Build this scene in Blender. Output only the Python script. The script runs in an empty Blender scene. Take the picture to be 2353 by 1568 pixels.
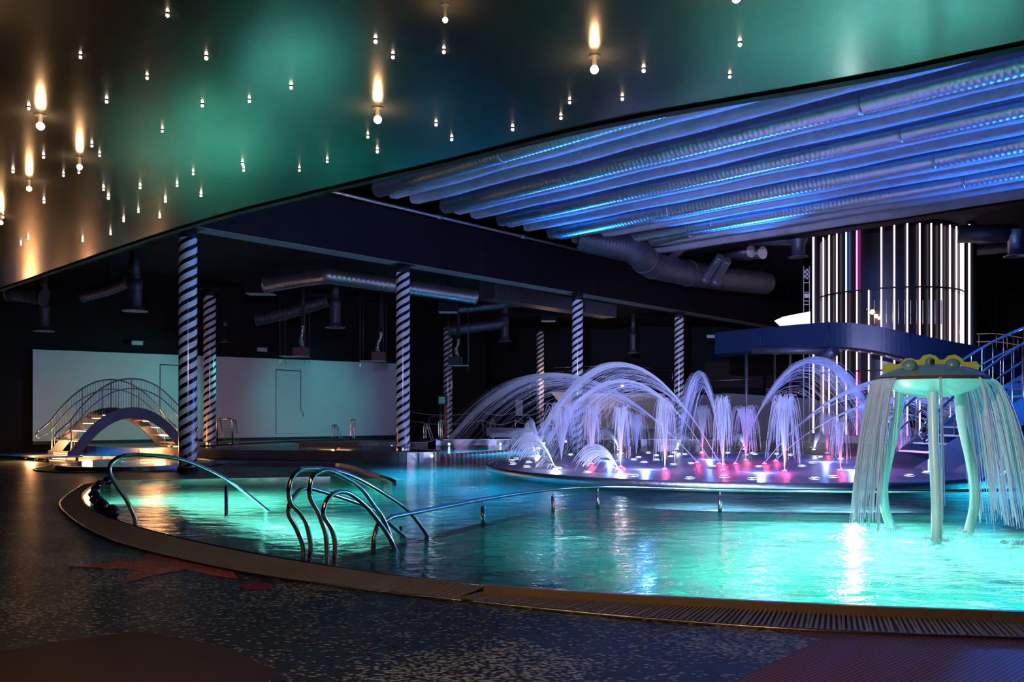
import bpy, bmesh, math, random
from mathutils import Vector, Matrix
from mathutils.geometry import tessellate_polygon
random.seed(7)
SC = bpy.context.scene
COL = SC.collection
# ------------------------------------------------------------------ camera
F, CX, HY, CAMH = 1900.0, 1176.5, 950.0, 1.5
cam = bpy.data.objects.new('camera', bpy.data.cameras.new('camera'))
COL.objects.link(cam)
cam.location = (0, 0, CAMH); cam.rotation_euler = (math.pi/2, 0, 0)
cam.data.sensor_width = 36.0; cam.data.lens = F/2353*36
cam.data.shift_y = (HY-784)/2353; cam.data.clip_end = 300
SC.camera = cam
# ------------------------------------------------------------------ world / exposure
w = bpy.data.worlds.new('dark_hall'); SC.world = w; w.use_nodes = True
w.node_tree.nodes['Background'].inputs[0].default_value = (0.25, 0.4, 0.55, 1)
w.node_tree.nodes['Background'].inputs[1].default_value = 0.002
SC.view_settings.view_transform = 'Standard'; SC.view_settings.look = 'None'
SC.view_settings.exposure = 0.0; SC.view_settings.gamma = 1.0
SC.view_settings.use_curve_mapping = False
SC.cycles.max_bounces = 6; SC.cycles.diffuse_bounces = 2; SC.cycles.glossy_bounces = 3
SC.cycles.transmission_bounces = 4; SC.cycles.adaptive_threshold = .1; SC.cycles.sample_clamp_indirect = 12.0
SC.cycles.sample_clamp_direct = 0; SC.cycles.use_denoising = True
SC.cycles.caustics_refractive = True; SC.cycles.blur_glossy = 0.3

def lamp(name, loc, power, color, radius=0.1, kind='POINT', target=None, spot=1.2, blend=0.6):
    d = bpy.data.lights.new(name, kind); d.energy = power; d.color = color
    if kind == 'AREA': d.size = radius
    else: d.shadow_soft_size = radius
    if kind == 'SPOT': d.spot_size = spot; d.spot_blend = blend
    o = bpy.data.objects.new(name, d); COL.objects.link(o); o.location = loc
    if target is not None:
        o.rotation_euler = (Vector(target)-Vector(loc)).to_track_quat('-Z', 'Y').to_euler()
    return o
BLUE = (0.08, 0.22, 1.0)
# blue uplights added without fixtures around the hall, washing the ribbed concrete slab
lamp('ceiling_uplight', (9.6, 32.6, 5.3), 16000, (0.01, 0.17, 1.0), .12, 'SPOT', (5.5, 23.5, 9.6), .95, .9)
lamp('ceiling_uplight', (22.0, 19.0, 2.0), 10500, (0.02, 0.18, 1.0), .15, 'SPOT', (13.0, 11.5, 8.6), 2.0, .8)
lamp('ceiling_uplight', (17.0, 24.5, 2.0), 9000, (0.02, 0.18, 1.0), .15, 'SPOT', (8.5, 16.5, 8.6), 2.0, .8)
lamp('ceiling_uplight', (2.9, 32.3, 5.5), 5200, (0.01, 0.17, 1.0), .12, 'SPOT', (1.5, 23.5, 9.0), 1.1, .9)
# lavender fill spots added unseen above the gallery to brighten fountain, columns and mushroom
lamp('fill_spot', (-.3, 4.5, 3.65), 18000, (.42, .46, 1.0), .06, 'SPOT', (5.2, 20.7, 1.6), .75, .6)
lamp('fill_spot', (-1.2, 5.1, 3.65), 2600, (.60, .52, 1.0), .06, 'SPOT', (-4.6, 24.0, 3.4), .62, .6)
lamp('fill_spot', (-.1, 4.35, 3.65), 1100, (.85, .80, 1.0), .06, 'SPOT', (5.1, 10.0, 1.3), .45, .6)
# ------------------------------------------------------------------ pixel helpers (measuring only)
def at(px, py, Y): return Vector(((px-CX)/F*Y, Y, CAMH-(py-HY)/F*Y))
def gr(px, py, z=0.0):
    Y = F*(CAMH-z)/(py-HY); return Vector(((px-CX)/F*Y, Y, z))
def onplane(px, py, A, B):
    k = (px-CX)/F; dx, dy = B[0]-A[0], B[1]-A[1]
    Y = (A[0]*dy-A[1]*dx)/(k*dy-dx)
    return at(px, py, Y)
# ------------------------------------------------------------------ mesh builder
class MB:
    def __init__(s): s.v = []; s.f = []; s.sm = []
    def add(s, vs, fs, smooth=False):
        n = len(s.v); s.v += [tuple(x) for x in vs]
        for q in fs: s.f.append(tuple(i+n for i in q)); s.sm.append(smooth)
        return s
    def box(s, c, d, rz=0.0, tilt=None):
        M = Matrix.Rotation(rz, 3, 'Z')
        if tilt is not None: M = M @ tilt
        c = Vector(c); vs = []
        for x in (-.5, .5):
            for y in (-.5, .5):
                for z in (-.5, .5): vs.append(c + M @ Vector((x*d[0], y*d[1], z*d[2])))
        return s.add(vs, [(0,1,3,2),(4,6,7,5),(0,4,5,1),(2,3,7,6),(0,2,6,4),(1,5,7,3)])
    def bar(s, a, b, wdt, hgt):
        a = Vector(a); b = Vector(b); d = (b-a); L = d.length; d.normalize()
        q = d.to_track_quat('X', 'Z').to_matrix(); c = (a+b)/2; vs = []
        for x in (-.5, .5):
            for y in (-.5, .5):
                for z in (-.5, .5): vs.append(c + q @ Vector((x*L, y*wdt, z*hgt)))
        return s.add(vs, [(0,1,3,2),(4,6,7,5),(0,4,5,1),(2,3,7,6),(0,2,6,4),(1,5,7,3)])
    def tube(s, pts, r, n=8, caps=True, radii=None):
        pts = [Vector(p) for p in pts]; N = len(pts); vs = []; fs = []
        up = None
        for i in range(N):
            t = (pts[min(i+1, N-1)]-pts[max(i-1, 0)]).normalized()
            if up is None:
                up = t.orthogonal().normalized()
            up = (up - t*up.dot(t))
            if up.length < 1e-6: up = t.orthogonal()
            up.normalize(); sd = t.cross(up); rr = radii[i] if radii else r
            for k in range(n):
                a = 2*math.pi*k/n; vs.append(pts[i] + up*(rr*math.cos(a)) + sd*(rr*math.sin(a)))
        for i in range(N-1):
            for k in range(n):
                fs.append((i*n+k, i*n+(k+1) % n, (i+1)*n+(k+1) % n, (i+1)*n+k))
        s.add(vs, fs, True)
        if caps:
            b = len(s.v)-len(vs)
            s.f.append(tuple(b+k for k in reversed(range(n)))); s.sm.append(False)
            s.f.append(tuple(b+(N-1)*n+k for k in range(n))); s.sm.append(False)
        return s
    def lathe(s, prof, c=(0,0,0), n=32, smooth=True, a0=0.0, a1=2*math.pi):
        full = abs(a1-a0-2*math.pi) < 1e-6; m = n if full else n+1
        vs = []; fs = []
        for (r, z) in prof:
            for k in range(m):
                a = a0+(a1-a0)*k/n; vs.append((c[0]+r*math.cos(a), c[1]+r*math.sin(a), c[2]+z))
        for i in range(len(prof)-1):
            for k in range(n):
                k2 = (k+1) % m
                fs.append((i*m+k, i*m+k2, (i+1)*m+k2, (i+1)*m+k))
        return s.add(vs, fs, smooth)
    def prism(s, poly, z0, z1, holes=()):
        loops = [list(poly)]+[list(h) for h in holes]; flat = [p for l in loops for p in l]; n = len(flat)
        tris = tessellate_polygon([[Vector((p[0], p[1], 0)) for p in l] for l in loops])
        vs = [(p[0], p[1], z1) for p in flat]+[(p[0], p[1], z0) for p in flat]; fs = []
        for t in tris:
            a, b, c = [Vector(flat[i][:2]) for i in t]
            if (b-a).cross(c-a) < 0: t = (t[0], t[2], t[1])
            fs.append(tuple(t)); fs.append((t[2]+n, t[1]+n, t[0]+n))
        o = 0
        for l in loops:
            m = len(l)
            for k in range(m): fs.append((o+k, o+k+n, o+(k+1) % m+n, o+(k+1) % m))
            o += m
        return s.add(vs, fs)
    def sheet(s, poly, z, holes=()):
        loops = [list(poly)]+[list(h) for h in holes]; flat = [p for l in loops for p in l]
        tris = tessellate_polygon([[Vector((p[0], p[1], 0)) for p in l] for l in loops]); fs = []
        for t in tris:
            a, b, c = [Vector(flat[i][:2]) for i in t]
            fs.append(tuple(t) if (b-a).cross(c-a) > 0 else (t[0], t[2], t[1]))
        return s.add([(p[0], p[1], z) for p in flat], fs)
    def strip(s, A, B, closed=False, smooth=False):
        n = len(A); vs = list(A)+list(B); fs = []
        for k in range(n if closed else n-1):
            k2 = (k+1) % n; fs.append((k, k2, n+k2, n+k))
        return s.add(vs, fs, smooth)
    def ball(s, c, r, n=12, m=8, sc=(1,1,1)):
        prof = [(math.sin(math.pi*i/m), -math.cos(math.pi*i/m)) for i in range(m+1)]
        vs = []; fs = []
        for (q, z) in prof:
            for k in range(n):
                a = 2*math.pi*k/n
                vs.append((c[0]+r*q*math.cos(a)*sc[0], c[1]+r*q*math.sin(a)*sc[1], c[2]+r*z*sc[2]))
        for i in range(m):
            for k in range(n): fs.append((i*n+k, i*n+(k+1) % n, (i+1)*n+(k+1) % n, (i+1)*n+k))
        return s.add(vs, fs, True)
    def build(s, name, mat, parent=None, local=False):
        if parent is None and not local:
            xs = [p[0] for p in s.v]; ys = [p[1] for p in s.v]; zs = [p[2] for p in s.v]
            org = Vector(((min(xs)+max(xs))/2, (min(ys)+max(ys))/2, min(zs)))
        else: org = Vector((0, 0, 0))
        me = bpy.data.meshes.new(name)
        me.from_pydata([(p[0]-org.x, p[1]-org.y, p[2]-org.z) for p in s.v], [], s.f)
        me.polygons.foreach_set('use_smooth', s.sm); me.update()
        me.materials.append(mat)
        o = bpy.data.objects.new(name, me); COL.objects.link(o); o.location = org
        if parent is not None:
            o.parent = parent
            if not local:
                if parent.parent is None: o.matrix_parent_inverse = Matrix.Translation(-parent.location)
        return o
def tag(o, label, cat, group=None, kind=None):
    o['label'] = label; o['category'] = cat
    if group: o['group'] = group
    if kind: o['kind'] = kind
    return o
def struct(o, label=None):
    o['kind'] = 'structure'
    if label: o['label'] = label
    return o
def T(name, label, cat, loc=(0,0,0), group=None):
    o = bpy.data.objects.new(name, None); COL.objects.link(o); o.location = loc
    o.empty_display_size = .2
    return tag(o, label, cat, group)
def smooth_path(pts, sub=6, closed=False):
    pts = [Vector(p) for p in pts]; out = []; N = len(pts)
    rng = N if closed else N-1
    for i in range(rng):
        if closed: p0, p1, p2, p3 = pts[(i-1) % N], pts[i], pts[(i+1) % N], pts[(i+2) % N]
        else: p0, p1, p2, p3 = pts[max(i-1, 0)], pts[i], pts[i+1], pts[min(i+2, N-1)]
        for k in range(sub):
            t = k/sub
            out.append(.5*((2*p1)+(p2-p0)*t+(2*p0-5*p1+4*p2-p3)*t*t+(3*p1-p0-3*p2+p3)*t**3))
    if not closed: out.append(pts[-1])
    return out
# ------------------------------------------------------------------ materials
def newmat(name):
    m = bpy.data.materials.new(name); m.use_nodes = True
    return m, m.node_tree.nodes, m.node_tree.links, m.node_tree.nodes['Principled BSDF']
def P(name, col, rough=.5, metal=0.0, bump=0.0, bscale=30.0, var=0.0, vscale=4.0, spec=None, coat=0.0):
    m, N, L, b = newmat(name)
    b.inputs['Base Color'].default_value = (*col, 1); b.inputs['Roughness'].default_value = rough
    b.inputs['Metallic'].default_value = metal
    if spec is not None: b.inputs['Specular IOR Level'].default_value = spec
    if coat: b.inputs['Coat Weight'].default_value = coat; b.inputs['Coat Roughness'].default_value = .08
    tc = N.new('ShaderNodeTexCoord')
    if bump:
        n = N.new('ShaderNodeTexNoise'); n.inputs['Scale'].default_value = bscale; n.inputs['Detail'].default_value = 4
        L.new(tc.outputs['Object'], n.inputs['Vector'])
        bp = N.new('ShaderNodeBump'); bp.inputs['Strength'].default_value = bump; bp.inputs['Distance'].default_value = .05
        L.new(n.outputs['Fac'], bp.inputs['Height']); L.new(bp.outputs['Normal'], b.inputs['Normal'])
    if var:
        n = N.new('ShaderNodeTexNoise'); n.inputs['Scale'].default_value = vscale; n.inputs['Detail'].default_value = 5
        L.new(tc.outputs['Object'], n.inputs['Vector'])
        mx = N.new('ShaderNodeMixRGB'); mx.inputs[1].default_value = (*[c*(1-var) for c in col], 1)
        mx.inputs[2].default_value = (*[min(1, c*(1+var)) for c in col], 1)
        L.new(n.outputs['Fac'], mx.inputs[0]); L.new(mx.outputs[0], b.inputs['Base Color'])
    return m
def EM(name, col, strength):
    m, N, L, b = newmat(name)
    b.inputs['Base Color'].default_value = (0, 0, 0, 1)
    b.inputs['Emission Color'].default_value = (*col, 1); b.inputs['Emission Strength'].default_value = strength
    return m
M = {}
M['steel'] = P('brushed_steel', (.55, .54, .52), .24, 1.0, .06, 60, .12, 3)
M['chrome'] = P('polished_steel', (.7, .69, .67), .12, 1.0)
M['dsteel'] = P('dark_steel', (.16, .16, .18), .4, .8, .05, 20, .2, 3)
M['rim'] = P('basin_steel', (.5, .5, .52), .3, 1.0, .15, 8, .15, 2)
M['black'] = P('matt_black', (.012, .012, .014), .6)
M['gloss_black'] = P('glossy_black_plastic', (.006, .006, .008), .15)
M['dark'] = P('dark_paint', (.014, .014, .018), .8, 0, .1, 8, .3, 1.5, .2)
M['fascia'] = P('dark_fascia_board', (.010, .0075, .010), .7, 0, .05, 6, .15, 1, .12)
M['brown'] = P('dark_brown_wall', (.03, .02, .016), .8, 0, .1, 6, .3, 1)
M['wall_white'] = P('pale_projection_wall', (.58, .60, .60), .75, 0, .03, 40, .06, .35)
M['duct'] = P('galvanised_duct', (.42, .44, .47), .38, .85, 0, 1, .15, 3)
M['dduct'] = P('dark_duct', (.10, .10, .12), .45, .5, 0, 1, .2, 3)
M['concrete'] = P('sprayed_concrete', (.36, .37, .42), .95, 0, .9, 9, .25, 2.5)
M['lip'] = P('lip_steel', (.50, .42, .34), .42, .55, .05, 40, .15, 3)
M['grate'] = P('grate_plastic', (.30, .28, .22), .5, 0, 0, 1, .15, 4)
M['grate_dark'] = P('grate_slot', (.05, .05, .045), .7)
M['bridge_side'] = P('bridge_side_plate', (.10, .10, .11), .45, .6, .05, 12, .2, 2)
M['tread'] = P('tread_steel', (.45, .42, .38), .4, .6, .05, 30)
M['platform'] = P('dark_stone_deck', (.05, .048, .046), .35, 0, .12, 10, .3, 2)
M['pool'] = P('pool_tile', (.022, .15, .145), .8, 0, .03, 20, .08, 2, .05)
M['slide'] = P('blue_slide_fibreglass', (.010, .026, .065), .35, 0, .05, 3, .25, 1.2, None, .4)
M['mush'] = P('sea_green_enamel', (.58, .76, .72), .3, 0, 0, 1, .05, 3, None, .4)
M['mush_top'] = P('dark_green_enamel', (.12, .22, .18), .3, 0, .05, 6, .15, 4, None, .3)
M['rust'] = P('rust_band', (.10, .04, .02), .8, 0, .6, 40, .6, 18)
M['yellow'] = P('yellow_plastic', (.80, .78, .16), .45)
M['red_float'] = P('red_float', (.55, .02, .03), .35)
M['white_float'] = P('white_float', (.75, .75, .72), .35)
M['rope'] = P('rope', (.5, .5, .48), .7)
M['net_green'] = P('green_net', (.05, .4, .12), .7)
M['frame_green'] = P('green_tube', (.10, .35, .25), .35, .3)
M['wood'] = P('reddish_box', (.16, .07, .07), .6)
M['bench'] = P('bench_boards', (.14, .08, .05), .5, 0, .1, 15, .2, 6)
M['a_board'] = P('orange_sign_board', (.5, .2, .06), .5)
M['panel_white'] = P('pale_panel', (.6, .58, .55), .6)
M['soffit'] = P('lit_underside', (.16, .2, .2), .7)  # pale teal: light from the water put into the colour
M['plate'] = P('pale_plate', (.45, .5, .5), .5)
M['led'] = EM('led_strip_white', (1.0, .76, .92), 1.7)
M['led_mag'] = EM('led_strip_magenta', (1.0, .12, .75), 6)
M['led_blue'] = EM('led_strip_blue', (.2, .45, 1.0), 6)
M['bulb'] = EM('warm_bulb', (1.0, .55, .22), 420)
M['bulb_small'] = EM('warm_white_bulb', (1.0, .74, .50), 130)
M['warm_led'] = EM('warm_step_led', (1.0, .46, .16), 22)
M['floor_led'] = EM('white_floor_led', (.72, .85, 1.0), 30)
M['red_led'] = EM('red_nozzle_led', (1.0, .05, .10), 16)
M['pool_led'] = EM('pool_lens', (.55, .95, 1.0), 3)
M['tower_glint'] = EM('tower_glint', (1.0, .58, .22), 9)
M['screen'] = EM('teal_display', (.12, .5, .48), .22)
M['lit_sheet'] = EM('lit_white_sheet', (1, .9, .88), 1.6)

def mat_water(name, scale=1.6, strength=.25, tint=(.45, .93, .95), rough=.0):
    m, N, L, b = newmat(name)
    b.inputs['Base Color'].default_value = (*tint, 1); b.inputs['Roughness'].default_value = rough
    b.inputs['IOR'].default_value = 1.33; b.inputs['Transmission Weight'].default_value = 1.0
    tc = N.new('ShaderNodeTexCoord'); mp = N.new('ShaderNodeMapping'); mp.inputs['Scale'].default_value = (.75, 1.3, 1)
    L.new(tc.outputs['Object'], mp.inputs['Vector'])
    n1 = N.new('ShaderNodeTexNoise'); n1.inputs['Scale'].default_value = scale; n1.inputs['Detail'].default_value = 5
    n1.inputs['Roughness'].default_value = .62; n1.inputs['Distortion'].default_value = .8
    L.new(mp.outputs['Vector'], n1.inputs['Vector'])
    bp = N.new('ShaderNodeBump'); bp.inputs['Strength'].default_value = strength; bp.inputs['Distance'].default_value = .12
    L.new(n1.outputs['Fac'], bp.inputs['Height']); L.new(bp.outputs['Normal'], b.inputs['Normal'])
    return m
M['water'] = mat_water('pool_water', 2.8, 1.0, (.45,.93,.95), .06)
M['water_calm'] = mat_water('calm_water', 1.2, .12)
def mat_jet():
    m, N, L, b = newmat('spray_water')
    out = N['Material Output']; N.remove(b)
    d = N.new('ShaderNodeBsdfDiffuse'); t = N.new('ShaderNodeBsdfTranslucent'); mx = N.new('ShaderNodeMixShader')
    d.inputs[0].default_value = (.9, .92, .97, 1); t.inputs[0].default_value = (.9, .92, .97, 1); mx.inputs[0].default_value = .5
    L.new(d.outputs[0], mx.inputs[1]); L.new(t.outputs[0], mx.inputs[2]); L.new(mx.outputs[0], out.inputs[0])
    return m
M['jet'] = mat_jet()
def mat_column():
    m, N, L, b = newmat('spiral_striped_paint')
    tc = N.new('ShaderNodeTexCoord'); sp = N.new('ShaderNodeSeparateXYZ'); L.new(tc.outputs['Object'], sp.inputs[0])
    a = N.new('ShaderNodeMath'); a.operation = 'ARCTAN2'; L.new(sp.outputs['Y'], a.inputs[0]); L.new(sp.outputs['X'], a.inputs[1])
    k = N.new('ShaderNodeMath'); k.operation = 'MULTIPLY'; k.inputs[1].default_value = -3/(2*math.pi); L.new(a.outputs[0], k.inputs[0])
    z = N.new('ShaderNodeMath'); z.operation = 'MULTIPLY'; z.inputs[1].default_value = 1/.262; L.new(sp.outputs['Z'], z.inputs[0])
    ad = N.new('ShaderNodeMath'); ad.operation = 'ADD'; L.new(k.outputs[0], ad.inputs[0]); L.new(z.outputs[0], ad.inputs[1])
    fr = N.new('ShaderNodeMath'); fr.operation = 'FRACT'; L.new(ad.outputs[0], fr.inputs[0])
    gt = N.new('ShaderNodeMath'); gt.operation = 'GREATER_THAN'; gt.inputs[1].default_value = .42; L.new(fr.outputs[0], gt.inputs[0])
    mx = N.new('ShaderNodeMixRGB'); mx.inputs[1].default_value = (.012, .010, .014, 1); mx.inputs[2].default_value = (.74, .70, .70, 1)
    L.new(gt.outputs[0], mx.inputs[0]); L.new(mx.outputs[0], b.inputs['Base Color'])
    b.inputs['Roughness'].default_value = .16
    return m
M['column'] = mat_column()
def mat_deck(name, base, speck, dens, tile=38.0, patch=True):
    m, N, L, b = newmat(name)
    tc = N.new('ShaderNodeTexCoord'); mp = N.new('ShaderNodeMapping'); mp.inputs['Scale'].default_value = (.55, 1, 1); mp.inputs['Rotation'].default_value = (0, 0, .35)
    L.new(tc.outputs['Object'], mp.inputs['Vector'])
    vo = N.new('ShaderNodeTexVoronoi'); vo.inputs['Scale'].default_value = tile; vo.inputs['Randomness'].default_value = .55
    L.new(mp.outputs['Vector'], vo.inputs['Vector'])
    sp = N.new('ShaderNodeSeparateColor'); L.new(vo.outputs['Color'], sp.inputs[0])
    nz = N.new('ShaderNodeTexNoise'); nz.inputs['Scale'].default_value = .55; nz.inputs['Detail'].default_value = 2; nz.inputs['Distortion'].default_value = .6
    L.new(tc.outputs['Object'], nz.inputs['Vector'])
    mr = N.new('ShaderNodeMapRange'); mr.inputs['From Min'].default_value = .46; mr.inputs['From Max'].default_value = .56
    mr.inputs['To Min'].default_value = 1-dens; mr.inputs['To Max'].default_value = 1-dens*5
    L.new(nz.outputs['Fac'], mr.inputs['Value'])
    gt = N.new('ShaderNodeMath'); gt.operation = 'GREATER_THAN'; L.new(sp.outputs[0], gt.inputs[0]); L.new(mr.outputs[0], gt.inputs[1])
    jit = N.new('ShaderNodeMixRGB'); jit.inputs[1].default_value = (*[c*.5 for c in base], 1); jit.inputs[2].default_value = (*[c*1.6 for c in base], 1)
    L.new(sp.outputs[1], jit.inputs[0])
    mx = N.new('ShaderNodeMixRGB'); L.new(gt.outputs[0], mx.inputs[0]); L.new(jit.outputs[0], mx.inputs[1]); mx.inputs[2].default_value = (*speck, 1)
    L.new(mx.outputs[0], b.inputs['Base Color']); b.inputs['Roughness'].default_value = .42
    bp = N.new('ShaderNodeBump'); bp.inputs['Strength'].default_value = .15; bp.inputs['Distance'].default_value = .01
    L.new(vo.outputs['Distance'], bp.inputs['Height']); L.new(bp.outputs['Normal'], b.inputs['Normal'])
    return m
M['deck'] = mat_deck('mosaic_deck', (.018, .032, .045), (.34, .40, .30), .07, 75.0)
M['deck_orange'] = mat_deck('orange_mosaic', (.50, .10, .02), (.10, .04, .02), .10, 70.0)
M['deck_red'] = P('red_mosaic', (.22, .01, .015), .45, 0, .1, 60, .15, 30)
def mat_ribbed(name, c0, c1):
    m, N, L, b = newmat(name)
    tc = N.new('ShaderNodeTexCoord'); mp = N.new('ShaderNodeMapping'); mp.inputs['Rotation'].default_value = (0, 0, .85)
    L.new(tc.outputs['Object'], mp.inputs['Vector'])
    wv = N.new('ShaderNodeTexWave'); wv.inputs['Scale'].default_value = 11; wv.inputs['Distortion'].default_value = 0
    L.new(mp.outputs['Vector'], wv.inputs['Vector'])
    mx = N.new('ShaderNodeMixRGB'); mx.inputs[1].default_value = (*c0, 1); mx.inputs[2].default_value = (*c1, 1)
    L.new(wv.outputs['Fac'], mx.inputs[0]); L.new(mx.outputs[0], b.inputs['Base Color']); b.inputs['Roughness'].default_value = .6
    bp = N.new('ShaderNodeBump'); bp.inputs['Strength'].default_value = .3; bp.inputs['Distance'].default_value = .01
    L.new(wv.outputs['Fac'], bp.inputs['Height']); L.new(bp.outputs['Normal'], b.inputs['Normal'])
    return m
M['deck_brown_dark'] = mat_ribbed('ribbed_dark_mat', (.02, .012, .012), (.055, .03, .028))
M['deck_brown'] = mat_ribbed('ribbed_red_brown_mat', (.06, .022, .022), (.30, .10, .09))
def mat_gloss_ceiling():
    m, N, L, b = newmat('glossy_stretch_ceiling')
    b.inputs['Base Color'].default_value = (.010, .012, .014, 1); b.inputs['Roughness'].default_value = .17
    b.inputs['IOR'].default_value = 1.28
    tc = N.new('ShaderNodeTexCoord'); n = N.new('ShaderNodeTexNoise'); n.inputs['Scale'].default_value = .7; n.inputs['Detail'].default_value = 2
    L.new(tc.outputs['Object'], n.inputs['Vector'])
    mr = N.new('ShaderNodeMapRange'); mr.inputs['To Min'].default_value = .10; mr.inputs['To Max'].default_value = .24
    L.new(n.outputs['Fac'], mr.inputs['Value']); L.new(mr.outputs[0], b.inputs['Roughness'])
    return m
M['gloss'] = mat_gloss_ceiling()
def mat_glass_dark():
    m, N, L, b = newmat('smoked_tower_glass')
    b.inputs['Base Color'].default_value = (.010, .009, .011, 1); b.inputs['Roughness'].default_value = .3
    b.inputs['IOR'].default_value = 1.5
    return m
M['smoked'] = mat_glass_dark()

# =================================================================== PLAN
WZ = .06          # water level
IZ = .31          # island / back platform level
NEAR = [(-8.6,17.3),(-8.25,16.2),(-7.53,14.5),(-6.37,12.5),(-4.86,10.6),(-3.25,9.0),(-1.66,7.75),(-.22,6.90),(1.75,6.33),(3.7,5.97),(6.2,5.75),(9,5.8)]
near_s = [(p.x, p.y) for p in smooth_path([(x, y, 0) for x, y in NEAR], 6)]
RIGHT = [(13,7),(16,10),(18,15),(18.5,21),(16.5,28),(13,33),(9.5,36.3),(6,37.2),(1,37.2),(-3.4,37.0)]
ISL = [(-3.4,33.3),(-5.0,33.0),(-4.3,29.6),(-2.75,27.0),(-2.32,26.2),(-2.22,25.6),(-2.35,25.05),(-2.8,24.75),(-3.4,24.75),(-4.5,25.1),(-7,26.05),(-10.3,26.7),(-12.5,27.7),(-14.7,29.2),(-15.6,30.4)]
CHAN = [(-17.3,29.9),(-17.9,28.6),(-17.4,27.7),(-16.2,27.15),(-13.2,26.9),(-11.0,26.1),(-9.3,24.7),(-7.4,24.0),(-4.84,23.2),(-4.2,22.0),(-3.4,19.8),(-2.55,17.75),(-4.1,18.6),(-5.84,18.1),(-7.6,17.75)]
POOL = near_s + RIGHT + ISL + CHAN
# ------------------------------------------------------------------ floor, platform, pool shell
rect = [(-26,-9),(32,-9),(32,62),(-26,62)]
floor = struct(MB().prism(rect, -.02, 0.0, [POOL]).build('floor', M['deck']), 'dark speckled mosaic pool deck')
plat_poly = [(18.5,21),(32,21),(32,62),(-26,62),(-26,33),(-17.3,29.9),(-15.6,30.4)][::1] + list(reversed(RIGHT[3:]+ISL[:-1]))[0:0]
plat_poly = RIGHT[3:] + ISL + [(-17.0,31.6),(-26,34),(-26,62),(32,62),(32,21)]
BACKPOOL = [(p.x, p.y) for p in (gr(470,1030,IZ), gr(560,1026,IZ), gr(700,1021,IZ), gr(905,1013,IZ), gr(1065,1009.5,IZ), gr(1065,1005,IZ), gr(900,1006.5,IZ), gr(700,1012,IZ), gr(540,1020,IZ), gr(460,1024,IZ))]
platform = struct(MB().prism(plat_poly, -.01, IZ, [BACKPOOL]).build('floor', M['platform']), 'raised dark stone platform around the back pools')
sh = MB()
sh.strip([(x, y, .045) for x, y in POOL], [(x, y, -1.15) for x, y in POOL], True)
struct(sh.build('wall_pool', M['pool']), 'pale tiled side walls of the pool basin')
struct(MB().sheet(POOL, -1.15).build('floor', M['pool']), 'pale tiled bottom of the pool basin')
bp_ = MB().strip([(x, y, IZ) for x, y in BACKPOOL], [(x, y, -.5) for x, y in BACKPOOL], True).sheet(BACKPOOL, -.5)
struct(bp_.build('wall_pool', M['pool']), 'basin of the shallow pool beyond the island')
# floor inlays (flat coloured mosaic figures)
def inlay(pxs, mat, z=.004):
    MB().prism([(gr(x, y).x, gr(x, y).y) for x, y in pxs][::-1], z-.003, z).build('inlay', mat, floor)
inlay([(158,1302),(330,1285),(345,1258),(400,1262),(450,1282),(525,1303),(548,1331),(480,1322),(425,1309),(368,1320),(268,1344),(318,1311)], M['deck_orange'])
inlay([(588+38*math.cos(a*math.pi/14), 1347.5+8.5*math.sin(a*math.pi/14)) for a in range(28)], M['deck_red'])
inlay([(1600,1432),(1760,1447),(1890,1468),(1690,1570),(1640,1600),(2450,1600),(2700,1480),(2353,1462),(2000,1448),(1800,1438)], M['deck_brown'])
inlay([(-60,1555),(0,1500),(180,1470),(330,1452),(520,1490),(640,1545),(560,1620),(-60,1700)], M['deck_brown_dark'], .003)
# submerged steps along the near edge
def offset_line(pts, d):
    out = []
    for i in range(len(pts)):
        a = Vector(pts[max(i-1, 0)]); b = Vector(pts[min(i+1, len(pts)-1)]); t = (b-a).normalized()
        n = Vector((-t.y, t.x)); out.append((pts[i][0]+n.x*d, pts[i][1]+n.y*d))
    return out
step_line = near_s[16:44]
for k, (d, z) in enumerate([(.32,-.10),(.66,-.26),(1.0,-.42),(1.34,-.58)]):
    inn = offset_line(step_line, -.02 if k == 0 else (.32,.66,1.0)[k-1]); outl = offset_line(step_line, d)
    sb = MB().strip([(x,y,z) for x,y in inn], [(x,y,z) for x,y in outl]).strip([(x,y,z) for x,y in outl], [(x,y,-1.14) for x,y in outl])
    tr = MB().strip([(x,y,z+.004) for x,y in offset_line(step_line, d-.04)], [(x,y,z+.004) for x,y in outl])
    so = struct(sb.build('trim_%d' % (k+1), M['pool']), 'submerged pool step along the near edge')
    tr.build('step_edge', M['grate_dark'], so)
# water
tag(MB().sheet(POOL, WZ).build('pool_water', M['water']), 'rippling turquoise water filling the large main pool', 'water', None, 'stuff')
tag(MB().sheet(BACKPOOL, IZ-.03).build('pool_water', M['water_calm']), 'thin strip of green lit water beyond the island', 'water', None, 'stuff')
# ------------------------------------------------------------------ gutters, lip, grate
i_lip = min(range(len(near_s)), key=lambda i: abs(near_s[i][0]+.22))
left_in = near_s[:i_lip+1]; right_in = near_s[i_lip:]
OUT_ = [(-9.3,18.2),(-8.7,16.6),(-8.0,14.8),(-7.16,13.1),(-5.6,10.8),(-4.35,9.3),(-2.9,8.0),(-1.84,7.28),(-.26,6.5),(1.6,5.78),(3.43,5.45),(6.1,5.25),(9,5.3)]
out_s = [(p.x, p.y) for p in smooth_path([(x, y, 0) for x, y in OUT_], 8)]
def nearest(line, p):
    return min(line, key=lambda q: (q[0]-p[0])**2+(q[1]-p[1])**2)
def resample(line, step):
    out = [line[0]]; acc = 0
    for a, b in zip(line, line[1:]):
        L = math.dist(a, b); d = step-acc
        while d <= L:
            t = d/L; out.append((a[0]+(b[0]-a[0])*t, a[1]+(b[1]-a[1])*t)); d += step
        acc = (acc+L) % step if L+acc >= step else acc+L
    return out
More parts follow.
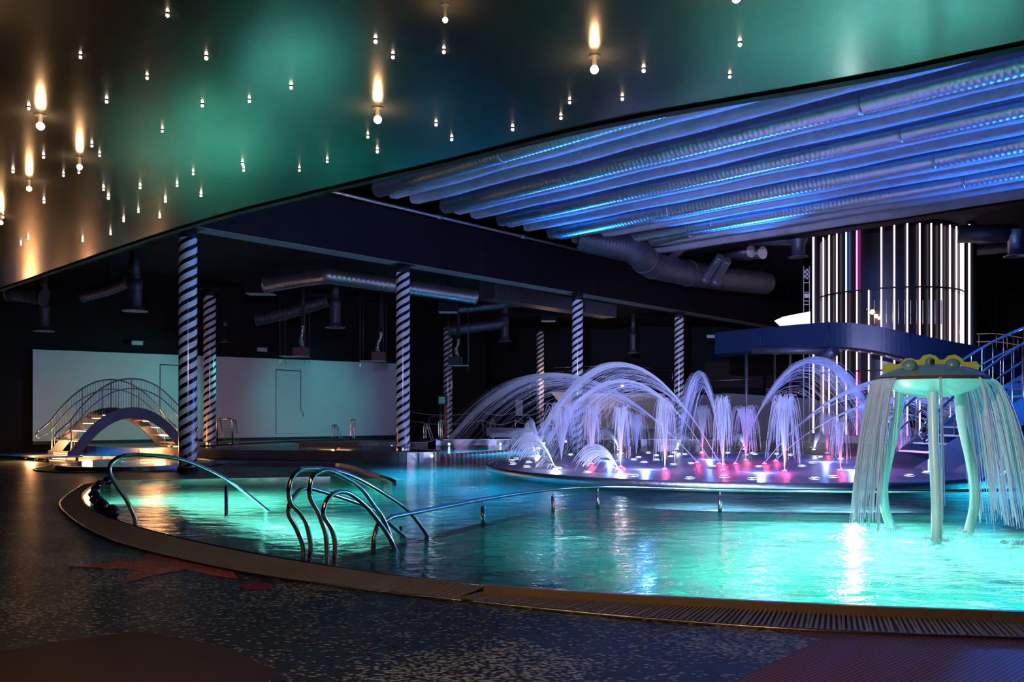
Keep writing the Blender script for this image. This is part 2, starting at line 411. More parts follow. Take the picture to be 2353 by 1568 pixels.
def dense(line): return resample(line, .02)
out_d = dense(out_s)
def gutter(name, inn, zin, label):
    root = MB(); A = resample(inn, .15); B = [nearest(out_d, p) for p in A]
    root.strip([(x, y, zin-.012) for x, y in A], [(x, y, .004) for x, y in B])
    root.strip([(x, y, .004) for x, y in B], [(x, y, -.01) for x, y in B])
    g = struct(root.build(name, M['grate_dark']), label)
    sl = MB(); A = resample(inn, .034)
    for p in A:
        q = nearest(out_d, p); a = Vector((p[0], p[1], zin)); b = Vector((q[0], q[1], .012))
        # slats lie across the channel, slightly skewed as in the moulded grate
        d = (b-a); t = Vector((-d.y, d.x, 0)).normalized()
        a = a+d*.04; b = b-d*.05; b = b+t*(-.10)
        sl.bar(a, b, .018, .014)
    so = sl.build('grate_slats', M['grate'], g); so['kind'] = 'stuff'
    tr = MB(); C = resample(inn, .1); D = [nearest(out_d, p) for p in C]
    tr.tube([(x, y, .012) for x, y in D], .016, 6); tr.build('edge_strip', M['steel'], g)
    return g
gutter('trim_5', left_in, .058, 'ribbed overflow grate sloping up to the curved pool edge')
gutter('trim_6', right_in, .012, 'ribbed overflow grate below the raised steel lip')
lb = MB(); A = resample(right_in, .1); Bq = offset_line(A, -.045)
lb.strip([(x, y, .0) for x, y in Bq], [(x, y, .075) for x, y in Bq]); lb.strip([(x, y, .075) for x, y in Bq], [(x, y, .075) for x, y in A]); lb.strip([(x, y, .075) for x, y in A], [(x, y, -.2) for x, y in A])
p0, q0 = A[0], Bq[0]
lb.add([(p0[0],p0[1],0),(q0[0],q0[1],0),(q0[0],q0[1],.075),(p0[0],p0[1],.075)], [(0,1,2,3)])
struct(lb.build('trim_7', M['lip']), 'raised brushed steel lip of the near pool')
lb = MB(); A = resample(left_in, .12)
lb.tube([(x, y, .058) for x, y in A], .014, 6); struct(lb.build('trim_8', M['steel']), 'thin steel edge between water and curved grate')
# steel edging of peninsula, island and back platform
def edging(name, line, ztop, zbot, label, th=.06):
    A = resample(line, .25); A.append(line[-1]); Bq = offset_line(A, -th); b = MB()
    b.strip([(x, y, ztop) for x, y in A], [(x, y, zbot) for x, y in A]); b.strip([(x, y, ztop) for x, y in Bq], [(x, y, ztop) for x, y in A])
    b.strip([(x, y, ztop-.3) for x, y in Bq], [(x, y, ztop) for x, y in Bq])
    return struct(b.build(name, M['rim']), label)
edging('trim_9', [(-17.4,27.7),(-16.2,27.15),(-13.2,26.9),(-11.0,26.1),(-9.3,24.7),(-7.4,24.0),(-4.84,23.2),(-4.2,22.0),(-3.4,19.8),(-2.55,17.75)], .10, -.4, 'steel edging along the dark peninsula deck')
edging('trim_10', [(-2.55,17.75),(-4.1,18.6),(-5.84,18.1),(-7.6,17.75),(-8.6,17.3)], .075, -.4, 'steel edging along the front of the peninsula')
edging('trim_11', [(p.x, p.y) for p in smooth_path([(x, y, 0) for x, y in ISL], 4)], IZ+.02, -.4, 'brushed steel side of the raised island')
edging('trim_12', RIGHT[3:]+[ISL[0]], IZ+.02, -.4, 'brushed steel wall along the back of the pool')
# ------------------------------------------------------------------ room shell
struct(MB().box((3, 61, 4.5), (58, .3, 9.4)).build('wall_back', M['brown']))
struct(MB().box((-25.5, 26, 4.5), (.3, 70, 9.4)).build('wall_left', M['dark']))
struct(MB().box((31.6, 26, 4.5), (.3, 70, 9.4)).build('wall_right', M['brown']))
struct(MB().box((3, -8.9, 4.5), (58, .3, 9.4)).build('wall_front', M['dark']))
struct(MB().box((3, 26, 9.25), (58, 70, .2)).build('ceiling', M['dark']), 'dark roof over the hall')
U = Vector((.676, .737, 0)); V = Vector((.737, -.676, 0)); O0 = Vector((-8.31, 21.2, 0))
def L_(s, t=0, z=0): return O0 + U*s + V*t + Vector((0, 0, z))
# white wall and dark screen wall behind
wa, wb = Vector((-18.2, 31.4, 0)), Vector((-5.67, 40.4, 0)); wd = (wb-wa).normalized(); wn = Vector((-wd.y, wd.x, 0)); wrz = math.atan2(wd.y, wd.x)
wl = (wb-wa).length; wm = (wa+wb)/2 + wn*.1
white_wall = struct(MB().box((wm.x, wm.y, IZ+.12+1.75), (wl, .2, 3.5), wrz).build('wall_projection', M['wall_white']), 'long pale projection wall behind the bridge')
struct(MB().box((wm.x, wm.y, IZ+.06), (wl, .24, .12), wrz).build('baseboard_back', M['black']))
dm = wm + wn*.25 + wd*1.0
struct(MB().box((dm.x, dm.y, 3.6), (wl+9, .2, 7.2), wrz).build('wall_dark', M['fascia']), 'dark wall rising above the pale projection wall')
struct(MB().box((8, 53.0, 3.6), (44, .3, 7.2)).build('wall_far', M['dark']), 'black far wall behind the fountain')
# door outlines with pull rods on the projection wall
def wallpt(px, py, off=0.0):
    p = onplane(px, py, wa, wb); return p - wn*off
for k, (x0, x1, y0, y1, lab) in enumerate([(368, 419, 838, 1004, 'flush door outline in pale wall half hidden by the front column'), (634, 691, 850, 997, 'flush door outline in pale wall right of the bridge')]):
    A_, B_, C_, D_ = wallpt(x0, y1, .02), wallpt(x0, y0, .02), wallpt(x1, y0+3, .02), wallpt(x1, y1, .02)
    d = struct(MB().tube([B_, C_], .022, 6).build('door_%d' % (k+1), M['dsteel']), lab)
    MB().tube([A_, B_], .012, 6).build('frame_edge', M['dsteel'], d); MB().tube([A_, D_], .008, 6).build('frame_edge', M['plate'], d)
    MB().tube([C_, C_+(D_-C_)*.62, C_+(D_-C_)*.66+wd*.1, C_+(D_-C_)*.73+wd*.1], .014, 6).build('pull_rod', M['dsteel'], d)
# back ceiling + fascia beam
bc = [(p.x, p.y) for p in (L_(-2, -.5), L_(44, -.5))]+[(31, 60), (-25, 60), (-25, 12), (-14, 13)]
struct(MB().prism(bc[::-1], 7.0, 7.15).build('ceiling', M['dark']), 'low dark ceiling over the back pools')
def slab_box(name, s0, s1, t0, t1, z0, z1, mat):
    c = L_((s0+s1)/2, (t0+t1)/2, (z0+z1)/2)
    return MB().box(c, (s1-s0, abs(t1-t0), z1-z0), math.atan2(U.y, U.x)).build(name, mat)
beam = struct(slab_box('ceiling_beam', -2.5, 40, -.32, .32, 6.26, 7.85, M['fascia']), 'deep dark fascia beam over the striped columns')
MB().box(L_(18.7, 0, 6.252), (42.4, .62, .014), math.atan2(U.y, U.x)).build('lit_underside', M['soffit'], beam)  # paler strip added under the beam, standing for light off the water
for s in (10.4, 15.2, 22.5, 28):
    MB().box(L_(s, .325, 7.05), (.012, .012, 1.58), math.atan2(U.y, U.x)).build('seam', M['black'], beam)
b = MB(); b.tube([L_(4.0, .42, 7.92), L_(9, .42, 7.92), L_(24, .42, 7.92)], .055, 8)
pipe = tag(b.build('sprinkler_pipe', M['duct']), 'thin pipe running along the top of the fascia beam', 'pipe')
for s in (8.3, 12.4, 16.3, 20): MB().tube([L_(s-.12, .42, 7.92), L_(s+.12, .42, 7.92)], .085, 8).build('coupling', M['duct'], pipe)
# ribbed concrete slab
soffit = struct(slab_box('ceiling_slab', -2.5, 19.6, .4, 40, 8.98, 9.14, M['concrete']), 'sprayed concrete ribbed ceiling slab lit blue')
def rib(s):
    b = MB(); n = 44; prof = [(-.24, 8.99), (-.19, 8.24), (-.13, 8.13), (.13, 8.13), (.19, 8.24), (.24, 8.99)]
    rings = []
    for i in range(n):
        t = .5+39*i/(n-1); j = .02*math.sin(i*2.1+s*5)
        rings.append([L_(s+a+j, t, z+.015*math.sin(i*1.3+a*9+s)) for a, z in prof])
    vs = [p for r in rings for p in r]; m = len(prof)
    fs = [(i*m+k, i*m+k+1, (i+1)*m+k+1, (i+1)*m+k) for i in range(n-1) for k in range(m-1)]
    fs += [tuple(range(m)), tuple((n-1)*m+k for k in reversed(range(m)))]
    b.add(vs, fs, True); b.build('rib', M['concrete'], soffit)
RIBS = [.9, 1.8, 3.6, 4.5, 6.33, 7.2, 9.0, 9.85, 11.6, 12.55, 14.4, 15.3, 17.1, 18.0, 19.4]
for s in RIBS: rib(s)
slab_box('ceiling_edge_beam', 19.7, 20.4, .4, 40, 8.1, 9.14, M['fascia'])['kind'] = 'structure'
# corrugated ducts under the slab
def corr(path, r, pitch=.13, n=14, depth=.07):
    pts = []; radii = []
    for a, b in zip(path, path[1:]):
        a = Vector(a); b = Vector(b); L = (b-a).length; k = max(1, int(L/pitch))
        for i in range(k):
            for f, q in ((0, 1-depth), (.35, 1), (.65, 1)):
                pts.append(a+(b-a)*((i+f)/k)); radii.append(r*q)
    pts.append(Vector(path[-1])); radii.append(r)
    return pts, radii
DUCT_LABEL = ['corrugated ceiling duct nearest the glossy ceiling edge', 'uppermost long blue lit corrugated duct across the ribbed slab', 'middle long pale corrugated duct across the ribbed slab', 'lowest long corrugated duct with pink edge across the ribbed slab', 'short corrugated duct at the lower end of the ribbed slab']
for (s, r, t1), lab in zip([(5.4,.26,39),(8.1,.27,39),(10.7,.24,39),(13.4,.27,39),(16.2,.22,16)], DUCT_LABEL):
    p, q = corr([L_(s, .9, 8.17), L_(s, t1, 8.17)], r)
    root = T('ceiling_duct', lab, 'duct', L_(s, .9, 8.1))
    MB().tube(p, r, 14, True, q).build('corrugated_tube', M['duct'], root)
    for t in (6, 14, 22, 30):
        if t < t1: MB().tube([L_(s, t-.03, 8.17), L_(s, t+.03, 8.17)], r*1.03, 14).build('joint_band', M['duct'], root); MB().bar(L_(s, t, 8.17+r*.9), L_(s, t, 9.0), .03, .01).build('hanger', M['dsteel'], root)
# ------------------------------------------------------------------ glossy gallery ceiling with bulbs
GZ = 3.08
EDGE = [(-15,18.6),(-10.3,14.1),(-6.6,10.65),(-2.88,7.15),(-1.51,6.03),(-.49,5.29),(.53,4.53),(1.69,3.9),(2.2,3.57),(4.2,2.3),(7,.8),(11,-1.5)]
edge_s = [(p.x, p.y) for p in smooth_path([(x, y, 0) for x, y in EDGE], 5)]
gpoly = edge_s + [(11,-8.6),(-25,-8.6),(-25,18.6)]
gal = struct(MB().prism(gpoly[::-1], GZ, GZ+.25).build('ceiling_gallery', M['gloss']), 'dark glossy stretch ceiling over the near deck')
et = MB(); B2 = offset_line(edge_s, .012)
et.strip([(x, y, GZ-.012) for x, y in B2], [(x, y, GZ+.26) for x, y in B2]); et.strip([(x, y, GZ-.012) for x, y in offset_line(edge_s, -.05)], [(x, y, GZ-.012) for x, y in B2])
et.build('edge_trim', M['fascia'], gal)
SMALL = [(385,36),(185,132),(474,134),(338,180),(245,234),(465,243),(573,233),(669,202),(373,302),(66,250),(211,336),(229,358),(100,362),(30,395),(146,404),(181,397),(238,436),(249,456),(322,432),(407,427),(380,463),(444,400),(462,450),(560,392),(557,378),(688,392),(752,372),(101,465),(318,487),(367,499),(284,508),(254,538),(190,554),(65,549),(48,562),(7,500),(863,96),(903,132),(1020,120),(1002,287),(1038,321),(845,315),(867,349),(1178,298),(1309,236),(1289,272),(1430,228),(1479,163),(1700,103),(1677,177)]
BIG = [(93,290,.020),(868,275,.020),(1366,160,.018),(183,384,.016),(67,434,.016),(1023,46,.010),(2,512,.016),(1692,-4,.016)]
def bulb_thing(px, py, drop, r, mat, label, group, pw=0):
    Y = F*(GZ-drop-CAMH)/(HY-py); loc = Vector(((px-CX)/F*Y, Y, GZ))
    o = T('ceiling_spotlight', label, 'lamp', loc, group)
    MB().ball((0, 0, -drop), r, 10, 7).build('bulb', mat, o, True)
    if pw: lamp('bulb_lamp', loc-Vector((0, 0, drop+r+.03)), pw, (1, .52, .22), .012)
    MB().lathe([(r*.5, -drop+r*.6), (r*.62, -.004), (r*1.5, -.004), (r*1.5, 0)], (0,0,0), 10).build('socket', M['black'], o, True)
for x, y in SMALL: bulb_thing(x, y, .009, .0055 + .0025*random.random(), M['bulb_small'], 'tiny warm white point light in the glossy ceiling '+('towards the left, above the footbridge' if x < 500 else 'towards the middle, above the striped columns' if x < 1100 else 'towards the right, beside the ribbed slab'), 'tiny ceiling point lights')
BL = ['large flaring bulb at far left of the glossy ceiling','large starburst bulb above the front striped columns','large flaring bulb above the ribbed concrete slab','medium bulb with a tiny light just below it','medium bulb low on the left of the glossy ceiling','bright bulb near the top centre of the glossy ceiling','bulb cut by the left edge of the picture','bulb at the very top edge above the green glow']
for (x, y, r), lab in zip(BIG, BL): bulb_thing(x, y, .06, r, M['bulb'], lab, 'large ceiling bulbs', 2)
for x, y, lab in ((.9, 2.3, 'bulb overhead in the glossy ceiling right of the viewpoint'), (-2.2, 3.0, 'bulb overhead in the glossy ceiling left of the viewpoint')):
    o = T('ceiling_spotlight', lab, 'lamp', (x, y, GZ), 'large ceiling bulbs'); MB().ball((0, 0, -.06), .02, 10, 7).build('bulb', M['bulb'], o, True); MB().lathe([(.012, -.045), (.014, -.004), (.03, -.004), (.03, 0)], (0,0,0), 10).build('socket', M['black'], o, True); lamp('bulb_lamp', (x, y, GZ-.12), 62, (1, .5, .2), .012)
# ------------------------------------------------------------------ striped columns
def column(x, y, z0, z1, dia, label, base):
    o = T('striped_column', label, 'column', (x, y, z0), 'spiral striped columns'); r = dia/2; h = z1-z0
    MB().lathe([(r, .14), (r, h-.28)], (0,0,0), 40).build('shaft', M['column'], o, True)
    MB().lathe([(r*1.0, h-.28), (r*1.0, h), (0, h)], (0,0,0), 32).build('cap', M['black'], o, True)
    MB().box((0, 0, h-.012), (r*3.0, r*2.2, .03), math.atan2(U.y, U.x)).build('cap_plate', M['black'], o, True)
    if base == 'tile':
        rg = MB().lathe([(r*1.06, 0), (r*1.06, .13), (r, .14)], (0,0,0), 32).build('base_ring', M['plate'], o, True)
        n = 22
        tm = MB().box((r*1.075, 0, .065), (.02, 2*math.pi*r*1.08/n*.86, .118))
        first = None
        for k in range(n):
            if first is None: first = tm.build('tile', M['gloss_black'], rg, True); t = first
            else: t = first.copy(); COL.objects.link(t); t.parent = rg
            t.rotation_euler = (0, 0, 2*math.pi*k/n)
    else:
        MB().lathe([(r*1.03, 0), (r*1.03, .13), (r, .14)], (0,0,0), 32).build('base_ring', M['steel'], o, True)
column(-8.31, 21.2, 0, 6.26, .455, 'black and white spiral column nearest, tiled base beside the round basin', 'tile')
column(-3.48, 26.4, IZ, 6.26, .44, 'black and white spiral column on the tip of the island', 'steel')
column(2.60, 32.8, -.6, 6.26, .44, 'spiral column rising behind the left fountain jets', 'steel')
column(7.84, 38.8, IZ, 6.26, .44, 'thin far spiral column beside the narrow water arch', 'steel')
column(-11.3, 30.9, IZ, 6.15, .445, 'spiral column behind the nearest one, beside the green goal', 'steel')
column(-3.18, 41.0, IZ, 6.0, .44, 'spiral column behind the display board', 'steel')
column(1.6, 47.0, IZ, 6.4, .44, 'farthest spiral column passing through the balcony', 'steel')
# ------------------------------------------------------------------ round basin with ring
bcx, bcy, brx, bry = -10.65, 23.55, 1.95, 2.2
def ell(k, rx, ry, n=48): return [(bcx+rx*k*math.cos(2*math.pi*i/n), bcy+ry*k*math.sin(2*math.pi*i/n)) for i in range(n)]
basin = T('round_basin', 'small round lit basin beside the nearest striped column', 'pool', (bcx, bcy, 0))
mb = MB(); n = 48
def ring(k, z): return [(x, y, z) for x, y in ell(k, brx, bry)]
mb.strip(ring(1.06, .0), ring(1.04, .11), True); mb.strip(ring(1.04, .11), ring(.97, .11), True); mb.strip(ring(.97, .11), ring(.97, .012), True)
mb.build('rim', M['rim'], basin)
MB().sheet(ell(.975, brx, bry), .012).build('basin_bottom', M['pool'], basin)
MB().strip(ring(1.28, .006), ring(1.07, .006), True).build('drain_ring', M['grate_dark'], basin)
MB().tube([(x, y, .01) for x, y in ell(1.28, brx, bry)+ell(1.28, brx, bry)[:1]], .02, 6, False).build('ring_edge', M['steel'], basin)
tag(MB().sheet(ell(.972, brx, bry), .10).build('basin_water', M['water_calm']), 'bright lit water inside the small round basin', 'water', None, 'stuff')
# ------------------------------------------------------------------ arched bridge
N0 = Vector((-13.9, 26.0, 0)); u = Vector((.62, .785, 0)).normalized(); wv = Vector((.785, -.62, 0)).normalized(); BL_, BW = 3.95, 1.4
Z0 = .16
def arch(t, up=0.0):          # centre line of the stringer top along the bridge, t in 0..1
    x = 2*t-1
    return Z0 + .12 + 1.36*(1-abs(x)**2.1) + (IZ-.14)*t*.7 + up
bridge = T('arched_footbridge', 'arched steel footbridge with lit steps and curved railings', 'bridge', (N0.x, N0.y, 0))
def stringer(off):
    b = MB(); n = 36; th = .05; rows = []
    for i in range(n+1):
        t = -.02+1.04*i/n; top = arch(min(max(t, 0), 1)); dep = .36+.20*abs(2*t-1)**2
        p = N0 + u*(BL_*t) - wv*off; bot = max(top-dep, (0.12 if t < .5 else IZ+.02))
        a = p - wv*th/2; c = p + wv*th/2
        rows.append([(a.x, a.y, top), (c.x, c.y, top), (c.x, c.y, bot), (a.x, a.y, bot)])
    vs = [q for r in rows for q in r]; fs = []
    for i in range(n):
        for k in range(4): fs.append((i*4+k, i*4+(k+1) % 4, (i+1)*4+(k+1) % 4, (i+1)*4+k))
    fs += [(0,1,2,3), (n*4+3, n*4+2, n*4+1, n*4)]
    b.add(vs, fs, False); return b.build('stringer', M['bridge_side'], bridge)
stringer(0); stringer(BW)
NT = 13
for k in range(NT):
    t = .03+.94*k/(NT-1); z = arch(t)-.20
    c = N0+u*(BL_*t)-wv*(BW/2)
    tr = MB().box((c.x, c.y, z), (.30, BW-.06, .04), math.atan2(u.y, u.x)).build('tread', M['tread'], bridge)
    sgn = -1 if t < .5 else 1
    e = c+u*(sgn*.10)
    MB().box((e.x, e.y, z-.032), (.03, BW*.7, .02), math.atan2(u.y, u.x)).build('step_light', M['warm_led'], tr)
def bridge_rail(off):
    n = 40
    top = [N0+u*(BL_*t)-wv*off+Vector((0,0,arch(min(max(t,0),1), .95) - (0 if 0 <= t <= 1 else .55*abs(t-(0 if t < 0 else 1))*6))) for t in [-.10+1.2*i/n for i in range(n+1)]]
    mid = [N0+u*(BL_*t)-wv*off+Vector((0,0,arch(min(max(t,0),1), .62) - (0 if 0 <= t <= 1 else .35*abs(t-(0 if t < 0 else 1))*6))) for t in [-.10+1.2*i/n for i in range(n+1)]]
    MB().tube(list(reversed(mid)) + top if False else top, .026, 8).build('handrail', M['steel'], bridge)
    MB().tube(mid, .020, 8).build('mid_rail', M['steel'], bridge)
    MB().tube([top[0], (top[0]+mid[0])/2-u*.05, mid[0]], .022, 8).build('rail_end', M['steel'], bridge)
    MB().tube([top[-1], (top[-1]+mid[-1])/2+u*.05, mid[-1]], .022, 8).build('rail_end', M['steel'], bridge)
    for i in range(45):
        t = .01+.98*i/44; p = N0+u*(BL_*t)-wv*off
        post = i % 11 == 0
        MB().tube([(p.x, p.y, arch(t)-.02), (p.x, p.y, arch(t, .95))], .02 if post else .007, 6, False).build('post' if post else 'baluster', M['steel'], bridge)
bridge_rail(0); bridge_rail(BW)
def foot_platform(t, z, ln):
    c = N0+u*(BL_*t)-wv*(BW/2)
    MB().box((c.x, c.y, z), (ln, BW+.55, .05), math.atan2(u.y, u.x)).build('landing', M['tread'], bridge)
    for a in (-.4, .4):
        for q in (-.45, 0, .45):
            p = c+u*(ln*a)-wv*((BW+.4)*q)
            MB().tube([(p.x, p.y, z-.02), (p.x, p.y, 0 if t < .5 else IZ)], .05, 8).build('foot', M['steel'], bridge)
foot_platform(-.07, .14, 1.1); foot_platform(1.04, IZ+.14, .8)
for t, z in ((-.02, .06), (.03, .25)):
    c = N0+u*(BL_*t)-wv*(BW/2)
    MB().box((c.x, c.y, z), (.03, BW*.8, .03), math.atan2(u.y, u.x)).build('step_light', M['warm_led'], bridge)
c = N0+u*(BL_*.2)-wv*(BW/2); lamp('bridge_step_lamp', (c.x, c.y, .45), 130, (1, .45, .16), .2)
c = N0+u*(BL_*-.22)-wv*(BW/2); lamp('bridge_step_lamp', (c.x, c.y, .30), 85, (1, .45, .16), .1)
c = N0+u*(BL_*.85)-wv*(BW/2); lamp('bridge_step_lamp', (c.x, c.y, .75), 45, (1, .45, .16), .2)
# ------------------------------------------------------------------ divider wall with low railing
WP = [(-1.75,8.05),(-1.29,8.9),(-.375,10.7),(.3,11.75),(.75,12.25),(1.3,12.5),(2.0,12.4),(3.03,12.05),(4.93,11.85),(6.9,11.95),(9,12.3),(12,13.2)]
wp = [(p.x, p.y) for p in smooth_path([(x, y, 0) for x, y in WP], 6)]
a1 = offset_line(wp, .11); a2 = offset_line(wp, -.11); dv = MB()
dv.strip([(x,y,.035) for x,y in a1], [(x,y,.035) for x,y in a2][:]); dv.strip([(x,y,-1.15) for x,y in a1], [(x,y,.035) for x,y in a1]); dv.strip([(x,y,.035) for x,y in a2], [(x,y,-1.15) for x,y in a2])
struct(dv.build('wall_divider', M['pool']), 'submerged curved wall dividing the near pool')
rail = T('low_pool_railing', 'low steel railing on the curved divider between near and far pool', 'railing', (1.3, 12.5, .04))
RH = WZ+.325
path = [(x, y, RH) for x, y in wp[6:57]]
s0 = Vector(wp[6]); e0 = Vector(wp[56])
start = [(s0.x-.16, s0.y-.30, -.1), (s0.x-.15, s0.y-.28, .2), (s0.x-.12, s0.y-.22, RH-.06)]
end = [(e0.x+.10, e0.y+.01, RH-.01), (e0.x+.18, e0.y+.02, RH-.09), (e0.x+.19, e0.y+.02, .02)]
MB().tube(start+path+end, .026, 10).build('handrail', M['steel'], rail)
for px in (1115, 1275, 1370, 1660, 1975):
    q = min(wp, key=lambda p: abs(CX+F*p[0]/p[1]-px))
    ps = MB().tube([(q[0], q[1], .03), (q[0], q[1], RH-.10)], .028, 10).build('post', M['steel'], rail)
    MB().tube([(q[0], q[1], RH-.10), (q[0], q[1], RH-.02)], .009, 8).build('pin', M['steel'], ps)
# ------------------------------------------------------------------ curved entry handrails
def railpx(pts, scale=1.0, ox=0, oy=0): return [(ox+x/scale, oy+y/scale) for x, y in pts]
def hand(pxs, zb=WZ, ze=WZ):
    a = gr(*pxs[0], zb); b = gr(*pxs[-1], ze)
    return smooth_path([onplane(x, y, a, b) for x, y in pxs], 5), a, b
pts, a, b = hand([(310,1206),(309,1190),(291,1150),(262,1107),(252,1082),(258,1062),(285,1048),(330,1046),(420,1057),(510,1096),(560,1130),(614,1174)])
hr = T('pool_handrail', 'single long swan neck handrail at the left end of the pool', 'handrail', a)
MB().tube([a-Vector((0,0,.3))]+pts+[pts[-1]+(pts[-1]-pts[-2])*4], .027, 10).build('rail', M['chrome'], hr)
pp = onplane(520, 1180, a, b); pt = onplane(520, 1117, a, b)
MB().tube([pp-Vector((0,0,.6)), pt], .026, 10).build('post', M['chrome'], hr); MB().tube([pt, onplane(520, 1100, a, b)], .008, 6).build('pin', M['chrome'], hr)
RL = {'sl': [(325,962),(320,850),(270,720),(216,620),(222,530),(262,465),(340,410),(450,430),(700,510),(880,590),(1000,690),(1112,792)],
      'tl': [(375,962),(382,850),(350,690),(290,590),(232,530),(213,440),(235,340),(290,278),(350,260),(560,272),(760,345),(1000,485),(1150,600),(1282,772)],
      'tr': [(508,985),(506,850),(495,750),(440,600),(385,500),(374,430),(390,340),(440,290),(510,272),(600,305),(760,400),(870,540),(950,660),(1030,882)],
      'sr': [(565,1000),(572,850),(545,730),(495,650),(482,600),(500,520),(550,460),(620,438),(700,462),(820,560),(930,700),(1000,810),(1036,890)]}
for lab, ks in (('double swan neck handrail on the left of the pool steps', ('tl', 'sl')), ('double swan neck handrail on the right of the pool steps, before the low railing', ('tr', 'sr'))):
    root = None
    for k in ks:
        pts, a, b = hand(railpx(RL[k], 3.361, 600, 1000))
        if root is None: root = T('pool_handrail', lab, 'handrail', a, 'paired pool handrails')
        MB().tube([a-Vector((0,0,.25))]+pts+[pts[-1]+(pts[-1]-pts[-2])*5], .024, 10).build('tall_rail' if k[0] == 't' else 'short_rail', M['chrome'], root)
    a2_, b2_ = pts[-1], pts[-4]
    MB().tube([a2_+Vector((-.06,.1,-.4)), a2_+Vector((-.06,.1,.12))], .02, 8).build('post', M['chrome'], root)
# rail end at tip of the peninsula
A_, B_ = gr(876, 1098, .16), gr(906, 1108, .14)
tag(MB().tube([A_-Vector((0,0,.1)), A_, B_, B_-Vector((0,0,.08))], .05, 10).build('grab_bar', M['dsteel']), 'short dark grab bar at the tip of the peninsula deck', 'bar')
# ------------------------------------------------------------------ black buoy rope
bl = T('black_float_line', 'string of black oval floats along the left pool edge', 'float line', gr(250, 1150, WZ))
BU = [(257,1178,.17,0.5),(234,1163,.165,.55),(222,1149,.155,.9),(216,1137,.14,1.1),(221,1125,.14,2.0),(230,1115,.14,2.2),(247,1106,.14,2.4)]
prev = None
for x, y, r, a in BU:
    p = gr(x, y, WZ+.07)
    rad = r*.58; L = r*1.15; d = Vector((math.cos(-a+1.2), math.sin(-a+1.2)*1.0, 0)); 
    nxt = None
    prof = [(0.0,.0),(.28,.42),(.62,.86),(1,1),(1.4,.86),(1.72,.42),(2.0,.0)]
    MB().tube([p+d*((k-1)*L*.62) for k, q in prof], rad, 14, False, [max(rad*1.15*q, .004) for k, q in prof]).build('float', M['gloss_black'], bl)
MB().tube([gr(x, y, WZ+.07) for x, y, r, a in BU]+[gr(240,1104,WZ+.05)], .012, 6).build('rope', M['black'], bl)
# ------------------------------------------------------------------ red-white lane rope
ln = T('lane_rope', 'red and white float line between island and fountain', 'lane rope', gr(1002, 1050, WZ))
a = gr(1002, 1050, WZ+.03); b = gr(1215, 1033, WZ+.03); n = 46; fm = None
dirn = (b-a).normalized()
MB().tube([a, b], .012, 6).build('rope', M['rope'], ln)
for k in range(n):
    p = a+(b-a)*((k+.5)/n); red = (k < 3) or (k//1 % 2 == 0)
    MB().tube([p-dirn*.10, p-dirn*.09, p+dirn*.09, p+dirn*.10], .06, 8, True, [.035,.06,.06,.035]).build('float', M['red_float'] if red else M['white_float'], ln)
# ------------------------------------------------------------------ fountain disc
DC = Vector((5.35, 20.7, 0)); DR = 6.02; DZ = .25
disc = T('fountain_disc', 'large raised round fountain plate with steel rim', 'fountain', DC)
def mat_disc():
    m = P('wet_dark_plate', (.13, .12, .18), .4, .4, .14, 6, .3, 1.2); return m
M['disc'] = mat_disc()
MB().lathe([(0, DZ-.01), (DR-.10, DZ-.02)], DC, 96).build('plate', M['disc'], disc)
MB().lathe([(DR-.10, DZ-.02), (DR-.06, DZ+.01), (DR, DZ), (DR-.03, DZ-.16), (DR-.35, .02), (DR-.7, -.4)], DC, 96).build('rim', M['rim'], disc)
def on_disc(px, py): return gr(px, py, DZ)
FL = [(1400+x/3.9217, 1000+y/3.9217) for x, y in [(160,132),(265,200),(220,220),(315,243),(425,183),(422,221),(445,127),(555,190),(575,265),(680,172),(735,255),(755,122),(925,280),(1075,122),(1350,283),(1312,170),(1390,124),(1735,277),(1830,248),(1855,212),(1900,195),(2085,214),(1630,178),(1715,129),(220,365),(725,385),(1035,375),(1290,392),(1850,388),(2020,373)]]
FL += [(1000+x/3.361, 750+y/3.361) for x, y in [(590,1035),(600,1060),(625,1022),(705,1083),(720,1048),(865,980),(950,1093),(1175,1125),(1240,960)]]
FL += [(2090,1092),(2050,1066),(2130,1085),(1985,1062)]
for x, y in FL:
    p = on_disc(x, y)
    if (p.x-DC.x)**2+(p.y-DC.y)**2 > (DR-.3)**2:
        v = Vector((p.x-DC.x, p.y-DC.y, 0)).normalized()*(DR-.35); p = DC+v+Vector((0,0,DZ))
    o = T('floor_spotlight', 'flat white spotlight in the fountain plate '+('near its front rim' if y > 1086 else 'near its back edge' if y < 1036 else 'in its left part' if x < 1400 else 'in its right part' if x > 1850 else 'among the red nozzles'), 'lamp', (p.x, p.y, DZ-.01), 'spotlights in the fountain plate')
    MB().lathe([(0, .022), (.07, .022)], (0,0,0), 14).build('lens', M['floor_led'], o, True)
    MB().lathe([(.07, .024), (.10, .02), (.10, 0)], (0,0,0), 14).build('bezel', M['steel'], o, True)
